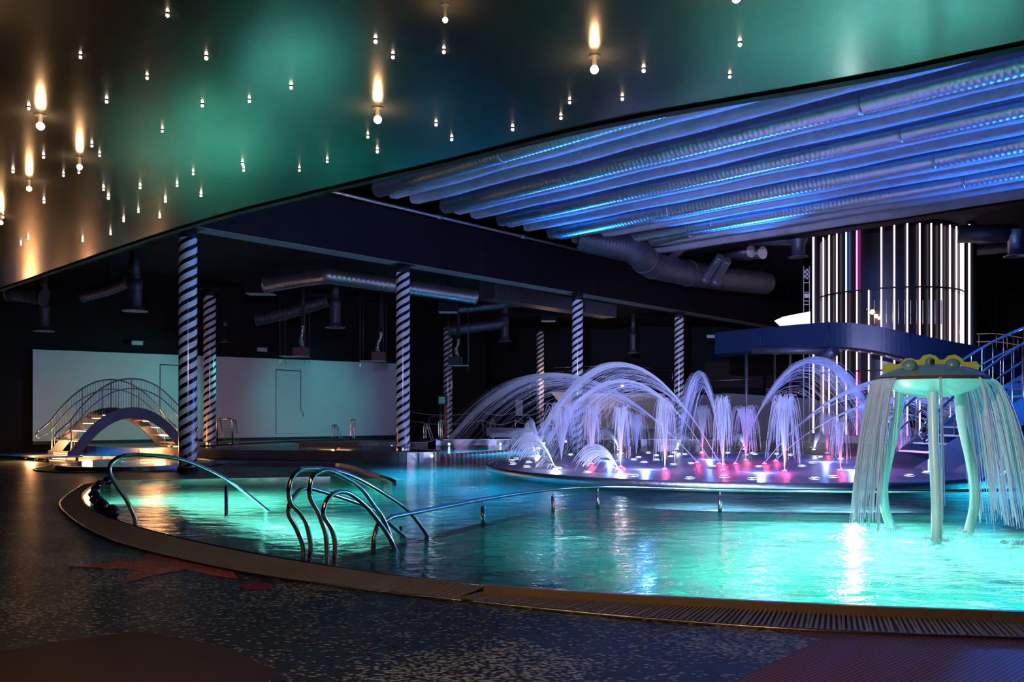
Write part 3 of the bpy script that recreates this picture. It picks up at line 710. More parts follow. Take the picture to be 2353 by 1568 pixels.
# ------------------------------------------------------------------ water jets
G = 9.81
def strand(mb, pts, r, r2=None):
    n = len(pts); mb.tube(pts, r, 3, False, [r+(r2-r)*i/(n-1) for i in range(n)] if r2 is not None else None)
def arc_jet(p0, p1, hgt, nst, jit, r=.007, label='', zend=None, core=.5):
    """parabolic streams leaving nozzle p0, landing near p1, rising hgt above p0: a tight core and a loose falling veil"""
    mb = MB(); p0 = Vector(p0); p1 = Vector(p1); T1 = math.sqrt(8*hgt/G); nst = int(nst*2.0); nseg = 16
    for k in range(nst):
        tight = k < nst*core
        f = random.gauss(0, jit*.16) if tight else -abs(random.gauss(0, jit*1.7))+jit*.35
        side = random.gauss(0, jit*(.10 if tight else .45))
        h = max(.10, hgt*(1+f)); Tn = math.sqrt(8*h/G)
        hv = (p1-p0)/T1*(1+f*.5); hv.z = 0; sd = Vector((-hv.y, hv.x, 0)).normalized(); hv += sd*side*hv.length
        vz = G*Tn/2; zl = (zend if zend is not None else DZ); dz = p0.z-zl
        te = (vz+math.sqrt(max(0, vz*vz+2*G*dz)))/G
        if tight: ta = te*random.uniform(0, .5)*(random.random() < .4); tb = te*random.uniform(.55, .95)
        else: ta = te*random.uniform(.15, .7); tb = min(te, ta+te*random.uniform(.18, .5))
        pts = [p0+hv*t+Vector((0,0,vz*t-.5*G*t*t)) for t in [ta+(tb-ta)*i/nseg for i in range(nseg+1)]]
        rr = r*(1.35 if tight else .55)*random.uniform(.6, 1.3)
        strand(mb, pts, rr, rr*random.uniform(.4, .8))
    return tag(mb.build('water_jet', M['jet']), label, 'water jet', 'fountain jets')
def fan_jet(p0, hgt, nst, spread, r=.008, label='', vary=.25):
    mb = MB(); p0 = Vector(p0)
    nst = int(nst*1.8); r = r*.8
    for k in range(nst):
        a = random.uniform(0, 2*math.pi); s = spread*math.sqrt(random.random()); h = hgt*(1-vary*random.random()*(.3+s/max(spread,.01)))
        vz = math.sqrt(2*G*h); hv = Vector((math.cos(a), math.sin(a), 0))*s*vz/ math.sqrt(2*G*hgt)
        te = 2*vz/G*random.uniform(.55, .97)
        pts = [p0+hv*t+Vector((0,0,vz*t-.5*G*t*t)) for t in [te*(i/16) for i in range(17)]]
        strand(mb, pts, r*random.uniform(.6, 1.2), r*.5)
    return tag(mb.build('water_jet', M['jet']), label, 'water jet', 'fountain jets')
def hz(px_apex, py_apex, p0, p1):       # apex height above p0 that makes the arc top appear at py_apex
    m = (Vector(p0)+Vector(p1))/2; return CAMH-(py_apex-HY)/F*m.y-p0[2]
dsc = on_disc
# big arcs
a, b = dsc(1602, 1062), gr(1020, 1046, WZ); arc_jet(a, b, hz(0, 862, a, b), 150, .07, .006, 'longest low water arc reaching left from the fountain towards the lane rope', WZ)
a, b = dsc(1653, 1064), dsc(1215, 1050); arc_jet(a, b, hz(0, 838, a, b), 150, .075, .006, 'tall broad water arc in front of the balcony', WZ)
a, b = dsc(1632, 1060), dsc(1235, 1056); arc_jet(a, b, hz(0, 875, a, b), 80, .05, .006, 'pale green tinged inner arc under the tall left arc', WZ)
a, b = dsc(1662, 1066), dsc(1560, 1046); arc_jet(a, b, hz(0, 858, a, b), 110, .07, .006, 'narrow steep water arch beside the far striped column')
a, b = dsc(1690, 1064), dsc(2035, 1050); arc_jet(a, b, hz(0, 828, a, b), 150, .08, .006, 'tall broad water arch right of centre, under the blue slide')
a, b = dsc(1757, 1064), Vector((13.3, 21.5, DZ)); arc_jet(a, b, hz(0, 872, a, b), 110, .06, .006, 'long low arc reaching right towards the mushroom shower')
a, b = dsc(1782, 1058), Vector((13.2, 20.2, DZ)); arc_jet(a, b, hz(0, 915, a, b), 80, .06, .006, 'lowest arc reaching right behind the mushroom shower')
# vertical clusters: px, base y, top y, strands, spread
for x, yb, yt, n, s, lab in [(1360,1066,930,70,.45,'leftmost red based jet cluster in front of the white balcony panel'),(1426,1073,928,40,.38,'sparse red jet cluster of five thin streams'),(1528,1079,912,90,.34,'dense red based jet cluster under the left arcs'),(1661,1081,908,90,.30,'bright red based jet cluster at the plate centre'),(1803,1083,905,120,.42,'largest red based jet cluster under the right arch'),(1614,1040,930,70,.45,'red based jet cluster at the back of the plate'),(1714,1058,930,70,.55,'curling pink tipped jet cluster behind the centre'),(1931,1081,955,40,.35,'thin red jet cluster below the light tower'),(2026,1076,945,70,.35,'red jet cluster just left of the mushroom legs'),(2068,1070,950,60,.4,'red jet cluster glimpsed between the mushroom legs'),(1900,1042,945,50,.5,'faint back jet cluster below the light tower'),(1985,1046,930,60,.5,'faint back jet cluster left of the mushroom cap'),(1290,1058,925,70,.8,'misty jet cluster in front of the left striped column'),(1462,1045,945,60,.6,'faint jet cluster behind the five thin streams')]:
    p = dsc(x, yb); h = CAMH-(yt-HY)/F*p.y-DZ
    fan_jet(p, h, n, s, .0065, lab)
# white plumes at the left
for x, yb, dx, yt, n, lab in [(1276,1078,-95,1012,70,'white lit jet leaning left at the front of the plate'),(1425,1086,-95,1035,80,'brightest white jet leaning left at the front rim'),(1232,1046,-62,995,50,'white plume spraying far left over the rim'),(1240,1048,-34,978,70,'tallest white plume at the left of the plate'),(1238,1047,30,990,40,'small white plume curling right'),(1423,1034,-60,995,40,'small white jet at the back left of the plate'),(1556,1033,25,1005,30,'small white jet at the back of the plate'),(1711,1033,-22,1003,30,'small white jet behind the centre cluster'),(1870,1034,28,1000,40,'small white jet at the back right of the plate')]:
    a = dsc(x, yb); b = dsc(x+dx, yb-4); arc_jet(a, b, max(.2, hz(0, yt, a, b)), int(n*1.3), .75, .006, lab, None, .7)
# nozzles with red / white rings
RED = [(1602,1063),(1653,1066),(1662,1068),(1690,1066),(1757,1066),(1782,1060),(1360,1066),(1426,1073),(1528,1079),(1661,1081),(1803,1083),(1614,1040),(1714,1058),(1931,1081),(2026,1076),(2068,1070),(1900,1042),(1985,1046)]
WHT = [(1276,1078),(1425,1086),(1236,1047),(1423,1034),(1556,1033),(1711,1033),(1870,1034)]
for i, (x, y) in enumerate(RED+WHT):
    p = dsc(x, y); red = i < len(RED)
    o = T('jet_nozzle', 'small %s ringed nozzle at the foot of a fountain jet' % ('red' if red else 'white'), 'nozzle', (p.x, p.y, DZ), '%s fountain nozzles' % ('red' if red else 'white'))
    MB().tube([(0,0,-.02),(0,0,.06)], .03, 10).build('pipe', M['steel'], o, True)
    MB().lathe([(.032, .0), (.032, .012), (.055, .012), (.055, .0)], (0,0,0), 12).build('light_ring', M['red_led'] if red else M['floor_led'], o, True)
    big = y > 1070 or not red
    lamp('nozzle_lamp', (p.x, p.y-.14, DZ+.22), (15 if big else 9) if red else 30, (1, .04, .10) if red else (.75, .85, 1), .025)
# blue floods without fixtures, added just above the plate to light the jets
for x, y, pw in [(3.0, 18.6, 150), (5.3, 17.6, 150), (7.6, 18.4, 150), (2.6, 22.0, 130), (5.4, 22.6, 150), (8.2, 21.6, 150)]:
    lamp('plate_flood_lamp', (x, y, DZ+.1), pw*1.15, (.12, .26, 1.0), .04)
# ------------------------------------------------------------------ underwater lamps (lens + lamp below the surface)
def pool_light(px, py, z, power, col, label, r=.025, h=.42, group='underwater lamps'):
    p = gr(px, py, WZ); 
    o = T('underwater_light', label, 'lamp', (p.x, p.y, z), group)
    MB().lathe([(0, .03), (.10, .03), (.12, .0)], (0,0,0), 16).build('lens', M['pool_led'], o, True)
    MB().lathe([(.12, .035), (.16, .02), (.16, 0)], (0,0,0), 16).build('bezel', M['steel'], o, True)
    lamp('underwater_lamp', (p.x, p.y, z+h), power*5.0, col, r, 'SPOT', (p.x, p.y, z-1), 2.75, .35)
    return o
TEAL = (.16, 1.0, .80); CYAN = (.05, .62, 1.0); GREENW = (.40, 1.0, .72); WARMW = (.9, .95, 1.0)
LB = 'round underwater floor lamp glowing %s'
pool_light(1830, 1200, -1.14, 620, (0.7, 0.5, 0.42), LB % 'white in the near pool beside the divider', h=0.6)
pool_light(2090, 1215, -1.14, 2200, (0.8, 0.5, 0.42), LB % 'white under the mushroom shower', h=0.65)
pool_light(1740, 1262, -1.14, 80, (0.03, 1, 0.6), LB % 'green in the middle of the near pool', h=0.7)
pool_light(2260, 1330, -1.14, 100, (0.08, 1, 0.8), LB % 'turquoise at the right of the near pool', h=0.7)
pool_light(1180, 1120, -1.14, 26, (0.02, 0.42, 1), LB % 'deep blue in front of the fountain plate', h=0.75)
pool_light(900, 1090, -1.14, 160, (.03, .6, 1), LB % 'blue beside the grab bar', h=.75)
pool_light(1330, 1205, -1.14, 14, (0.03, 0.8, 0.75), LB % 'dim teal at the left of the near pool', h=0.7)
pool_light(1640, 1154, -1.14, 420, (1, 0.34, 0.5), LB % 'white just beyond the divider', h=0.4)
pool_light(1960, 1158, -1.14, 420, (1, 0.4, 0.5), LB % 'pale blue beyond the divider behind the mushroom', h=0.4)
pool_light(450, 1135, -1.14, 1200, (0.62, 0.52, 0.35), LB % 'white green in the left bay of the pool', h=0.65)
pool_light(640, 1185, -1.14, 800, (0.65, 0.5, 0.4), LB % 'white beside the paired handrails', h=0.5)
pool_light(310, 1165, -1.14, 50, (0.25, 1, 0.25), LB % 'green beside the black floats', h=0.6)
pool_light(1000, 1075, -1.14, 170, (0.02, 0.5, 1), LB % 'blue off the tip of the peninsula', h=0.75)
pool_light(1085, 1108, -1.14, 50, (0.02, 0.42, 1), LB % 'blue left of the fountain plate', h=0.75)
pool_light(1000, 1150, -1.14, 30, (0.02, 0.45, 0.9), LB % 'dim blue behind the paired handrails', h=0.75)
pool_light(780, 1118, -1.14, 60, (0.05, 0.95, 0.8), LB % 'turquoise in front of the peninsula', h=0.7)
pool_light(1140, 1035, -1.14, 520, (0.05, 0.5, 1), LB % 'blue at the back of the pool', h=0.75)
pool_light(950, 1054, -1.14, 200, (0.03, 0.55, 1), LB % 'blue under the island tip', h=0.75)
pool_light(530, 1052, -1.14, 420, (0.4, 0.95, 1), LB % 'pale blue in the channel before the island', h=0.75)
pool_light(250, 1043, -1.14, 420, (0.2, 0.9, 1), LB % 'pale blue under the bridge', h=0.75)
pool_light(60, 1046, -1.14, 300, (0.03, 0.25, 1), LB % 'deep blue at the far left of the channel', h=0.75)
pool_light(2320, 1110, -1.14, 420, (0.03, 0.6, 1), LB % 'blue behind the mushroom shower at the right edge', h=0.75)
lamp('basin_lamp', (-10.3, 23.2, .06), 16, (.5, 1, .9), .02)
lamp('basin_lamp', (-11.3, 24.0, .06), 10, (.1, .95, .95), .02)
lamp('basin_lamp', (-9.6, 24.0, .06), 10, (.1, .95, .95), .02)
for x, y, pw in ((640, 1018, 45), (850, 1010.5, 30), (1000, 1007.5, 18)):
    p = gr(x, y, IZ); lamp('back_pool_lamp', (p.x, p.y, -.2), pw, (.15, 1, .70) if x > 700 else (.2, .9, 1), .1)
# small wall lights along the far pool wall
for x, y in ((1032,1021),(1150,1021),(1250,1019),(900,1027),(992,1048),(1300,1015)):
    Y = 36.9 if x > 1000 else (33.1 if x < 950 else 24.65)
    p = at(x, y, Y-.1)
    o = T('wall_light', 'tiny round lamp on the steel pool wall', 'lamp', p, 'tiny pool wall lamps')
    MB().ball((0,0,0), .055, 10, 6, (1,.4,1)).build('lens', M['pool_led'], o, True); MB().lathe([(.055,0),(.075,.0)], (0,0,0), 10).build('bezel', M['steel'], o, True)
# ------------------------------------------------------------------ mushroom shower
MC = Vector((5.08, 10.0, 0)); MZ = 1.90; MR = .61
mush = T('mushroom_shower', 'sea green three legged mushroom shower with yellow wavy crown', 'water feature', (MC.x, MC.y, WZ))
def mleg(pxs, Y0, Y1):
    pts = smooth_path([at(x, y, Y0+(Y1-Y0)*i/(len(pxs)-1)) for i, (x, y) in enumerate(pxs)], 5)
    b = pts[0].copy(); b.z = -1.1
    MB().tube([b]+pts, .056, 14).build('leg', M['mush'], mush)
mleg([(2048,1214),(2034,1170),(2030,1120),(2040,1060),(2058,980),(2066,930),(2068,880)], 10.35, 10.15)
mleg([(2152,1240),(2151,1150),(2147,1050),(2144,960),(2143,880)], 9.45, 9.75)
mleg([(2226,1222),(2238,1170),(2240,1120),(2228,1050),(2210,970),(2205,920),(2204,880)], 10.05, 10.15)
bowl = MB().lathe([(0, -.215), (.12, -.21), (.28, -.18), (.44, -.12), (.55, -.05), (MR, 0)], (MC.x, MC.y, MZ), 48).build('bowl', M['mush'], mush)
MB().lathe([(MR, -.005), (MR+.012, .012), (MR, .035)], (MC.x, MC.y, MZ), 48).build('rust_band', M['rust'], mush)
dome = MB().lathe([(MR, .03), (.56, .075), (.42, .135), (.25, .175), (.1, .19), (0, .192)], (MC.x, MC.y, MZ), 48).build('dome', M['mush_top'], mush)
for px, py, r in ((2090,842,.085),(2189,840,.088)):
    p = at(px, py, MC.y-.28); MB().ball(p, r, 16, 10, (1,1,.9)).build('bump', M['mush_top'], dome)
p = at(2137, 832, MC.y-.12); MB().ball(p, .055, 14, 8).build('bump', M['mush_top'], dome); MB().ball(p+Vector((0,-.03,.0)), .034, 12, 8).build('hole', M['black'], dome)
CR = [(2030,852),(2033,838),(2047,834),(2062,838),(2074,834),(2082,824),(2094,823),(2106,828),(2116,826),(2124,817),(2137,814),(2150,818),(2160,827),(2172,826),(2182,817),(2195,815),(2208,822),(2216,832),(2228,832),(2243,830),(2252,841),(2246,856),(2200,870),(2100,872),(2040,862)]
crp = [at(x, y, MC.y+.16) for x, y in CR]; n = len(crp); cb = MB(); th = Vector((0, .035, 0))
tris = tessellate_polygon([[Vector((q.x, q.z, 0)) for q in crp]])
cb.add(crp+[q+th for q in crp], [tuple(t) for t in tris]+[tuple(i+n for i in reversed(t)) for t in tris]+[(k, k+n, (k+1) % n+n, (k+1) % n) for k in range(n)])
def mat_crown():
    m, N, L, b = newmat('yellow_translucent_plastic'); out = N['Material Output']
    t = N.new('ShaderNodeBsdfTranslucent'); t.inputs[0].default_value = (.85, .80, .12, 1); b.inputs['Base Color'].default_value = (.80, .78, .14, 1)
    mx = N.new('ShaderNodeMixShader'); mx.inputs[0].default_value = .5; L.new(b.outputs[0], mx.inputs[1]); L.new(t.outputs[0], mx.inputs[2]); L.new(mx.outputs[0], out.inputs[0]); return m
cb.build('crown', mat_crown(), mush)
def curtain(a0, a1, nst, v, lab, zend=WZ, jit=.08, r=.0055):
    mb = MB()
    nst = int(nst*2.4); r = r*.75
    for k in range(nst):
        c = random.choice(cl) if random.random() < .75 else random.uniform(0, 1)
        a = a0+(a1-a0)*min(1, max(0, c+random.gauss(0, .02))); d = Vector((math.cos(a), math.sin(a), 0)); p = MC+d*(MR+.005)+Vector((0,0,MZ+.015))
        vv = v*(1+random.gauss(0, jit)); te = math.sqrt(2*(MZ-zend)/G)*random.uniform(.7, 1.0); ta = te*(.0 if random.random() < .6 else random.uniform(0, .4))
        pts = [p+d*(vv*t)+Vector((0,0,-.5*G*t*t)) for t in [ta+(te-ta)*i/14 for i in range(15)]]
        strand(mb, pts, r*random.uniform(.5, 1.2), r*random.uniform(.5, 1.0))
    tag(mb.build('falling_water', M['jet']), lab, 'falling water', 'mushroom water curtains')
R_ = math.radians
cl = [.1,.2,.3,.45,.6,.75,.9]; curtain(R_(-22), R_(40), 230, .82, 'wide falling sheet of water right of the mushroom cap')
cl = [.05,.2,.35,.5,.65,.8,.95]; curtain(R_(152), R_(206), 170, .45, 'falling water left of the mushroom cap')
cl = [.5]; curtain(R_(292), R_(296), 18, .35, 'thin water strand between the mushroom legs', WZ, .15); curtain(R_(248), R_(252), 10, .4, 'thin water strand left of the middle mushroom leg', WZ, .15)
lamp('mushroom_lamp', (4.5, 10.9, .20), 40, (.8, 1, .95), .08)
for px, py in ((2048,1216),(2152,1242),(2226,1224),(2330,1250)):
    p = gr(px, py, WZ); mb = MB()
    for k in range(60):
        a = random.uniform(0, 6.28); d = Vector((math.cos(a), math.sin(a), 0)); v = random.uniform(.1, .55); vz = random.uniform(.2, .9); q0 = p+d*random.uniform(.04, .12)
        pts = [q0+d*v*t+Vector((0,0,vz*t-.5*G*t*t)) for t in [2*vz/G*i/6 for i in range(7)]]; strand(mb, pts, .004)
    tag(mb.build('water_splash', M['jet']), {2048:'foamy splash at the left mushroom leg',2152:'foamy splash at the middle mushroom leg',2226:'foamy splash at the right mushroom leg',2330:'foamy splash under the falling sheet at the right edge'}[px], 'splash', 'splashes in the near pool')
# ------------------------------------------------------------------ LED tower
TC = Vector((16.0, 35.2, 0)); TR = 2.83; TB = .62
tower = T('light_tower', 'round dark stair tower wrapped in vertical white LED strips', 'tower', (TC.x, TC.y, IZ))
NS = 38; a_face = math.atan2(-TC.y, -TC.x)
for k in range(NS):
    a = a_face+2*math.pi*(k+.5)/NS; a2 = a_face+2*math.pi*(k+1.5)/NS
    mb = MB(); n = 3
    A1 = [(TC.x+(TR-.12)*math.cos(a+(a2-a)*i/n), TC.y+(TR-.12)*math.sin(a+(a2-a)*i/n), TB-.3) for i in range(n+1)]
    mb.strip(A1, [(x, y, 9.1) for x, y, z in A1], False, True); mb.build('glass_panel', M['smoked'], tower)
    x, y = TC.x+TR*math.cos(a), TC.y+TR*math.sin(a)
    rel = (a-a_face+math.pi) % (2*math.pi)-math.pi      # >0 is left or right
    px = CX+F*x/y
    top = 8.95; br1, br2 = 6.45, 3.2
    for j, (z0, z1) in enumerate(((TB, br2-.03), (br2+.03, br1-.03), (br1+.03, top))):
        m_ = M['led']
        if abs(rel) < 1.5:
            if j == 2 and abs(px-1960) < 9: m_ = M['led_mag']
            if j == 2 and abs(px-1939) < 9: m_ = M['led_blue']
            if j == 0 and abs(px-1960) < 9: m_ = M['led_mag']
            if j == 2 and abs(px-2005) < 9: continue
        MB().tube([(x, y, z0), (x, y, z1)], .032, 8).build('light_strip', m_, tower)
for k in range(2):
    MB().lathe([(TR+.02, 6.42+.0-3.25*k), (TR+.02, 6.48-3.25*k)], TC, 48).build('joint_ring', M['black'], tower)
MB().lathe([(TR+.35, IZ), (TR+.35, TB-.05), (TR-.2, TB-.05)], TC, 48).build('plinth', M['panel_white'], tower)
for x, y, r in ((1957,672,.05),(1966,690,.07),(1983,697,.06),(1992,712,.09),(2003,718,.09),(2011,727,.07),(2018,732,.05),(1955,905,.06),(1965,880,.05),(1975,893,.06)):  # glowing balls stand for warm stair light reflected in the glass
    q = at(x, y, TC.y-TR-.08); dx = (q.x-TC.x); yy = TC.y-math.sqrt(max(0, (TR+.03)**2-dx*dx)); q = at(x, y, yy)
    MB().ball(q+Vector((0,-.08,0)), r*1.15, 10, 6).build('warm_glint', M['tower_glint'], tower)
for i in range(18):  # upright bars stand for warm reflections in the glass
    x = 1925+i*14; y1 = 745; y0 = 672 if i < 5 else 690
    q = at(x, y0, TC.y-TR); dx = q.x-TC.x; yy = TC.y-math.sqrt(max(.01, (TR-.05)**2-dx*dx)); MB().tube([at(x, y0, yy-.15), at(x, y1, yy-.15)], .02, 5, False).build('baluster', M['steel'], tower)
q = at(1985, 715, TC.y-TR-.5); lamp('tower_glint_lamp', q, 14, (1, .5, .18), .06)  # warm lamp added to light the bars in front of the glass
# dark side pillars of the tower with a lit edge
for px0, px1, Yp, lab in ((1866,1884,33.2,'dark pillar left of the light tower with glowing edge'),(2222,2243,33.0,'dark pillar right of the light tower with glowing edge')):
    a, b = at(px0, 1000, Yp), at(px1, 1000, Yp); cxx = (a.x+b.x)/2; r = (b.x-a.x)/2
    o = T('tower_pillar', lab, 'pillar', (cxx, Yp, IZ))
    MB().tube([(cxx, Yp, IZ), (cxx, Yp, 9.1)], r, 16).build('shaft', M['black'], o)
    ex = a.x-.02; MB().tube([(ex, Yp-.2, .7), (ex, Yp-.2, 9.0)], .04, 8).build('light_strip', M['led'], o)
# ------------------------------------------------------------------ blue slide flume
SP = [(1600,33.6,4.62),(1643,33.0,4.72),(1750,31.3,4.74),(1905,29.3,4.72),(2000,28.6,4.55),(2090,28.2,4.24),(2175,28.2,3.98),(2260,28.6,3.80),(2353,29.3,3.68),(2480,31,3.5)]
sp = []
for px, Y, z in SP: sp.append(Vector(((px-CX)/F*Y, Y, z)))
sp = sp[1:]
slide = T('blue_water_slide', 'dark blue water slide flume curving around the light tower', 'slide', (13, 28.5, 2.8))
spl = smooth_path(sp, 8)
def flume(i0, i1):
    prof = [(-.62, 0.0), (-.64, -.86), (-.45, -.93), (.45, -.93), (.64, -.86), (.62, 0), (.56, 0), (.57, -.78), (.4, -.85), (-.4, -.85), (-.57, -.78), (-.56, 0)]
    rings = []
    for i in range(i0, i1+1):
        t = (spl[min(i+1, len(spl)-1)]-spl[max(i-1, 0)]); t.z = 0; t.normalize(); nn = Vector((-t.y, t.x, 0)); c = spl[i]+nn*.62
        rings.append([c+nn*a+Vector((0, 0, z)) for a, z in prof])
    m = len(prof); n = len(rings); vs = [q for r in rings for q in r]
    fs = [(i*m+k, i*m+(k+1) % m, (i+1)*m+(k+1) % m, (i+1)*m+k) for i in range(n-1) for k in range(m)]+[tuple(range(m)), tuple((n-1)*m+k for k in reversed(range(m)))]
    return MB().add(vs, fs)
cuts = [0, 8, 16, 32, 48, len(spl)-1]
for i0, i1 in zip(cuts, cuts[1:]):
    sct = flume(i0, i1).build('flume_section', M['slide'], slide)
    t = (spl[min(i1, len(spl)-1)]-spl[i1-1]); t.z = 0; t.normalize(); nn = Vector((-t.y, t.x, 0)); c = spl[i1]+nn*.62
    MB().tube([c-nn*.66+Vector((0,0,.02)), c-nn*.68+Vector((0,0,-.88)), c-nn*.47+Vector((0,0,-.96)), c+nn*.47+Vector((0,0,-.96))], .025, 6).build('flange', M['slide'], sct)
a, b = at(1730, 806, 31.2), at(1905, 806, 29.6)
MB().tube([a, b], .14, 12).build('support_pipe', M['dduct'], slide); MB().tube([at(1890, 822, 29.5), at(1920, 806, 29.0)], .19, 12).build('support_pipe', M['dduct'], slide)
for px, r in ((1715, .06), (1780, .04), (1815, .05)):
    a = at(px, 800, 32.2); MB().tube([(a.x, a.y, IZ), a], r, 10).build('post', M['dsteel'], slide)
# white canopy sheet behind the slide, its lighting put in as emission
cs = [at(x, y, 31.6) for x, y in ((1780,737),(1800,728),(1830,722),(1862,716),(1862,756),(1800,756))]; n = len(cs)
cb = MB(); cb.add(cs+[q+Vector((0,.05,0)) for q in cs], [tuple(range(n)), tuple(n+k for k in reversed(range(n)))]+[(k, k+n, (k+1) % n+n, (k+1) % n) for k in range(n)])
tag(cb.build('lit_canopy', M['lit_sheet']), 'small lit white curved sheet above the blue slide', 'canopy')
# checkered sign and small ladder at the tower
sg = T('checkered_sign', 'small black and white checkered sign left of the light tower', 'sign', at(1853, 640, 33.5))
def mat_check():
    m, N, L, b = newmat('checker_print'); tc = N.new('ShaderNodeTexCoord'); ck = N.new('ShaderNodeTexChecker'); ck.inputs['Scale'].default_value = 11
    ck.inputs[1].default_value = (.55,.5,.5,1); ck.inputs[2].default_value = (.01,.01,.01,1); L.new(tc.outputs['Object'], ck.inputs['Vector']); L.new(ck.outputs[0], b.inputs['Base Color']); return m
M['check'] = mat_check()
c = at(1853, 630, 33.5); MB().box((c.x, c.y, c.z), (.26, .03, .42)).build('board', M['check'], sg)
for x in (1846.5, 1860): MB().tube([at(x, 612, 33.5), (at(x, 612, 33.5).x, 33.5, IZ)], .02, 6).build('upright', M['panel_white'], sg)
for y in (650, 672, 684, 692, 700): MB().tube([at(1846.5, y, 33.5), at(1860, y, 33.5)], .02, 6).build('rung', M['panel_white'], sg)
c = at(1854, 680, 33.5); MB().box((c.x, c.y, c.z), (.24, .08, .16)).build('box', M['panel_white'], sg)
# ------------------------------------------------------------------ right stair up from the plate
S0, S1 = Vector((9.0, 17.85, .2)), Vector((13.4, 19.2, 2.25))
st = T('slide_stair', 'steel stair with curved tube railings rising right behind the mushroom', 'stair', (S0.x, S0.y, DZ))
sd = (S1-S0); sh_ = Vector((sd.x, sd.y, 0)).normalized(); sn = Vector((-sh_.y, sh_.x, 0)); srz = math.atan2(sh_.y, sh_.x)
for off in (0, 1.1):
    a = S0+sn*off; b = S1+sn*off; tt = sn*.03
    zz = Vector((0, 0, .55)); mb = MB()
    pl = [a+Vector((0,0,.05))-sh_*.0, a+sh_*.55, b+Vector((0,0,-.05)), b+zz, a+sh_*.5+zz*1.15, a+Vector((0,0,.30))]
    n = len(pl); mb.add(pl+[q+tt for q in pl], [tuple(range(n)), tuple(n+k for k in reversed(range(n)))]+[(k, k+n, (k+1) % n+n, (k+1) % n) for k in range(n)])
    mb.build('stringer', P('stair_plate', (.38,.38,.46), .35, .7, .1, 6, .1, 2) if off == 0 else M['dsteel'], st)
    r0, r1 = a+Vector((0,0,1.05))-sh_*.15, b+Vector((0,0,1.55))
    def bow(t, up): 
        q = r0+(r1-r0)*t; return q+Vector((0,0,up+.42*math.sin(math.pi*min(1, t))*.8))
    top = [bow(i/20, 0) for i in range(21)]; mid = [bow(i/20, -.38)+(sh_*.04) for i in range(21)]
    MB().tube(top, .03, 8).build('handrail', M['chrome'], st); MB().tube(mid, .022, 8).build('mid_rail', M['chrome'], st)
    MB().tube([top[0], (top[0]+mid[0])/2-sh_*.12, mid[0]], .026, 8).build('rail_end', M['chrome'], st)
    for i in range(15):
        t = .04+.95*i/14; q = bow(t, 0); base = a+(b-a)*t+Vector((0,0,.45)); 
        MB().tube([(q.x, q.y, base.z), q], .022 if i % 4 == 0 else .011, 6, False).build('post' if i % 4 == 0 else 'baluster', M['chrome'], st)
for i in range(11):
    q = S0+sd*(i+.8)/11.5+sn*.55+Vector((0,0,.30)); MB().box(q, (.3, 1.05, .04), srz).build('tread', M['tread'], st)
# lower blue chute beside the stair
ch = [Vector((15.5, 16.9, 1.75)), Vector((13.6, 16.6, 1.35)), Vector((12.0, 16.3, .75)), Vector((10.9, 16.0, .38)), Vector((9.9, 15.7, .22))]
chs = smooth_path(ch, 5); mb = MB(); prof = [(-.5,.35),(-.46,.08),(-.3,0),(.3,0),(.46,.08),(.5,.35),(.54,.35),(.5,.04),(.32,-.05),(-.32,-.05),(-.5,.04),(-.54,.35)]; rings = []
for i in range(len(chs)):
    t = (chs[min(i+1, len(chs)-1)]-chs[max(i-1, 0)]); t.z = 0; t.normalize(); nn = Vector((-t.y, t.x, 0)); rings.append([chs[i]+nn*a+Vector((0,0,z)) for a, z in prof])
m = len(prof); n = len(rings); mb.add([q for r in rings for q in r], [(i*m+k, i*m+(k+1) % m, (i+1)*m+(k+1) % m, (i+1)*m+k) for i in range(n-1) for k in range(m)]+[tuple(range(m)), tuple((n-1)*m+k for k in reversed(range(m)))])
M['chute'] = P('bright_blue_chute', (.05, .25, .55), .18, 0, 0, 1, .1, 2, None, .5)
cho = T('blue_chute', 'short blue slide run-out beside the stair at the right edge', 'slide', (12, 16.3, .2)); mb.build('trough', M['chute'], cho)
for i in (6, 14): MB().tube([(chs[i].x, chs[i].y, -.3), (chs[i].x, chs[i].y, chs[i].z)], .06, 8).build('post', M['dsteel'], cho)
# gallery railing behind tower at right edge
gl = T('gallery_railing', 'warm lit railing above the slide at the right edge', 'railing', at(2300, 790, 36))
for y in (768, 786): MB().tube([at(2243, y, 36), at(2290, y-1, 36), at(2353, y+9, 34.5), at(2420, y+20, 33)], .03, 8).build('rail', M['steel'], gl)
for x, y in ((2250,768),(2290,767),(2315,771),(2340,775),(2375,781)): MB().tube([at(x, y, 35.5), at(x, y+34, 35.5)], .03, 8).build('post', M['steel'], gl)
lamp('gallery_lamp', (21.0, 37.0, 5.2), 25, (1, .5, .2), .1)
struct(MB().prism([(18.6,37.5),(31,34),(31,60),(18.6,60)], 3.9, 4.2).build('floor', M['brown']), 'upper gallery floor behind the light tower')
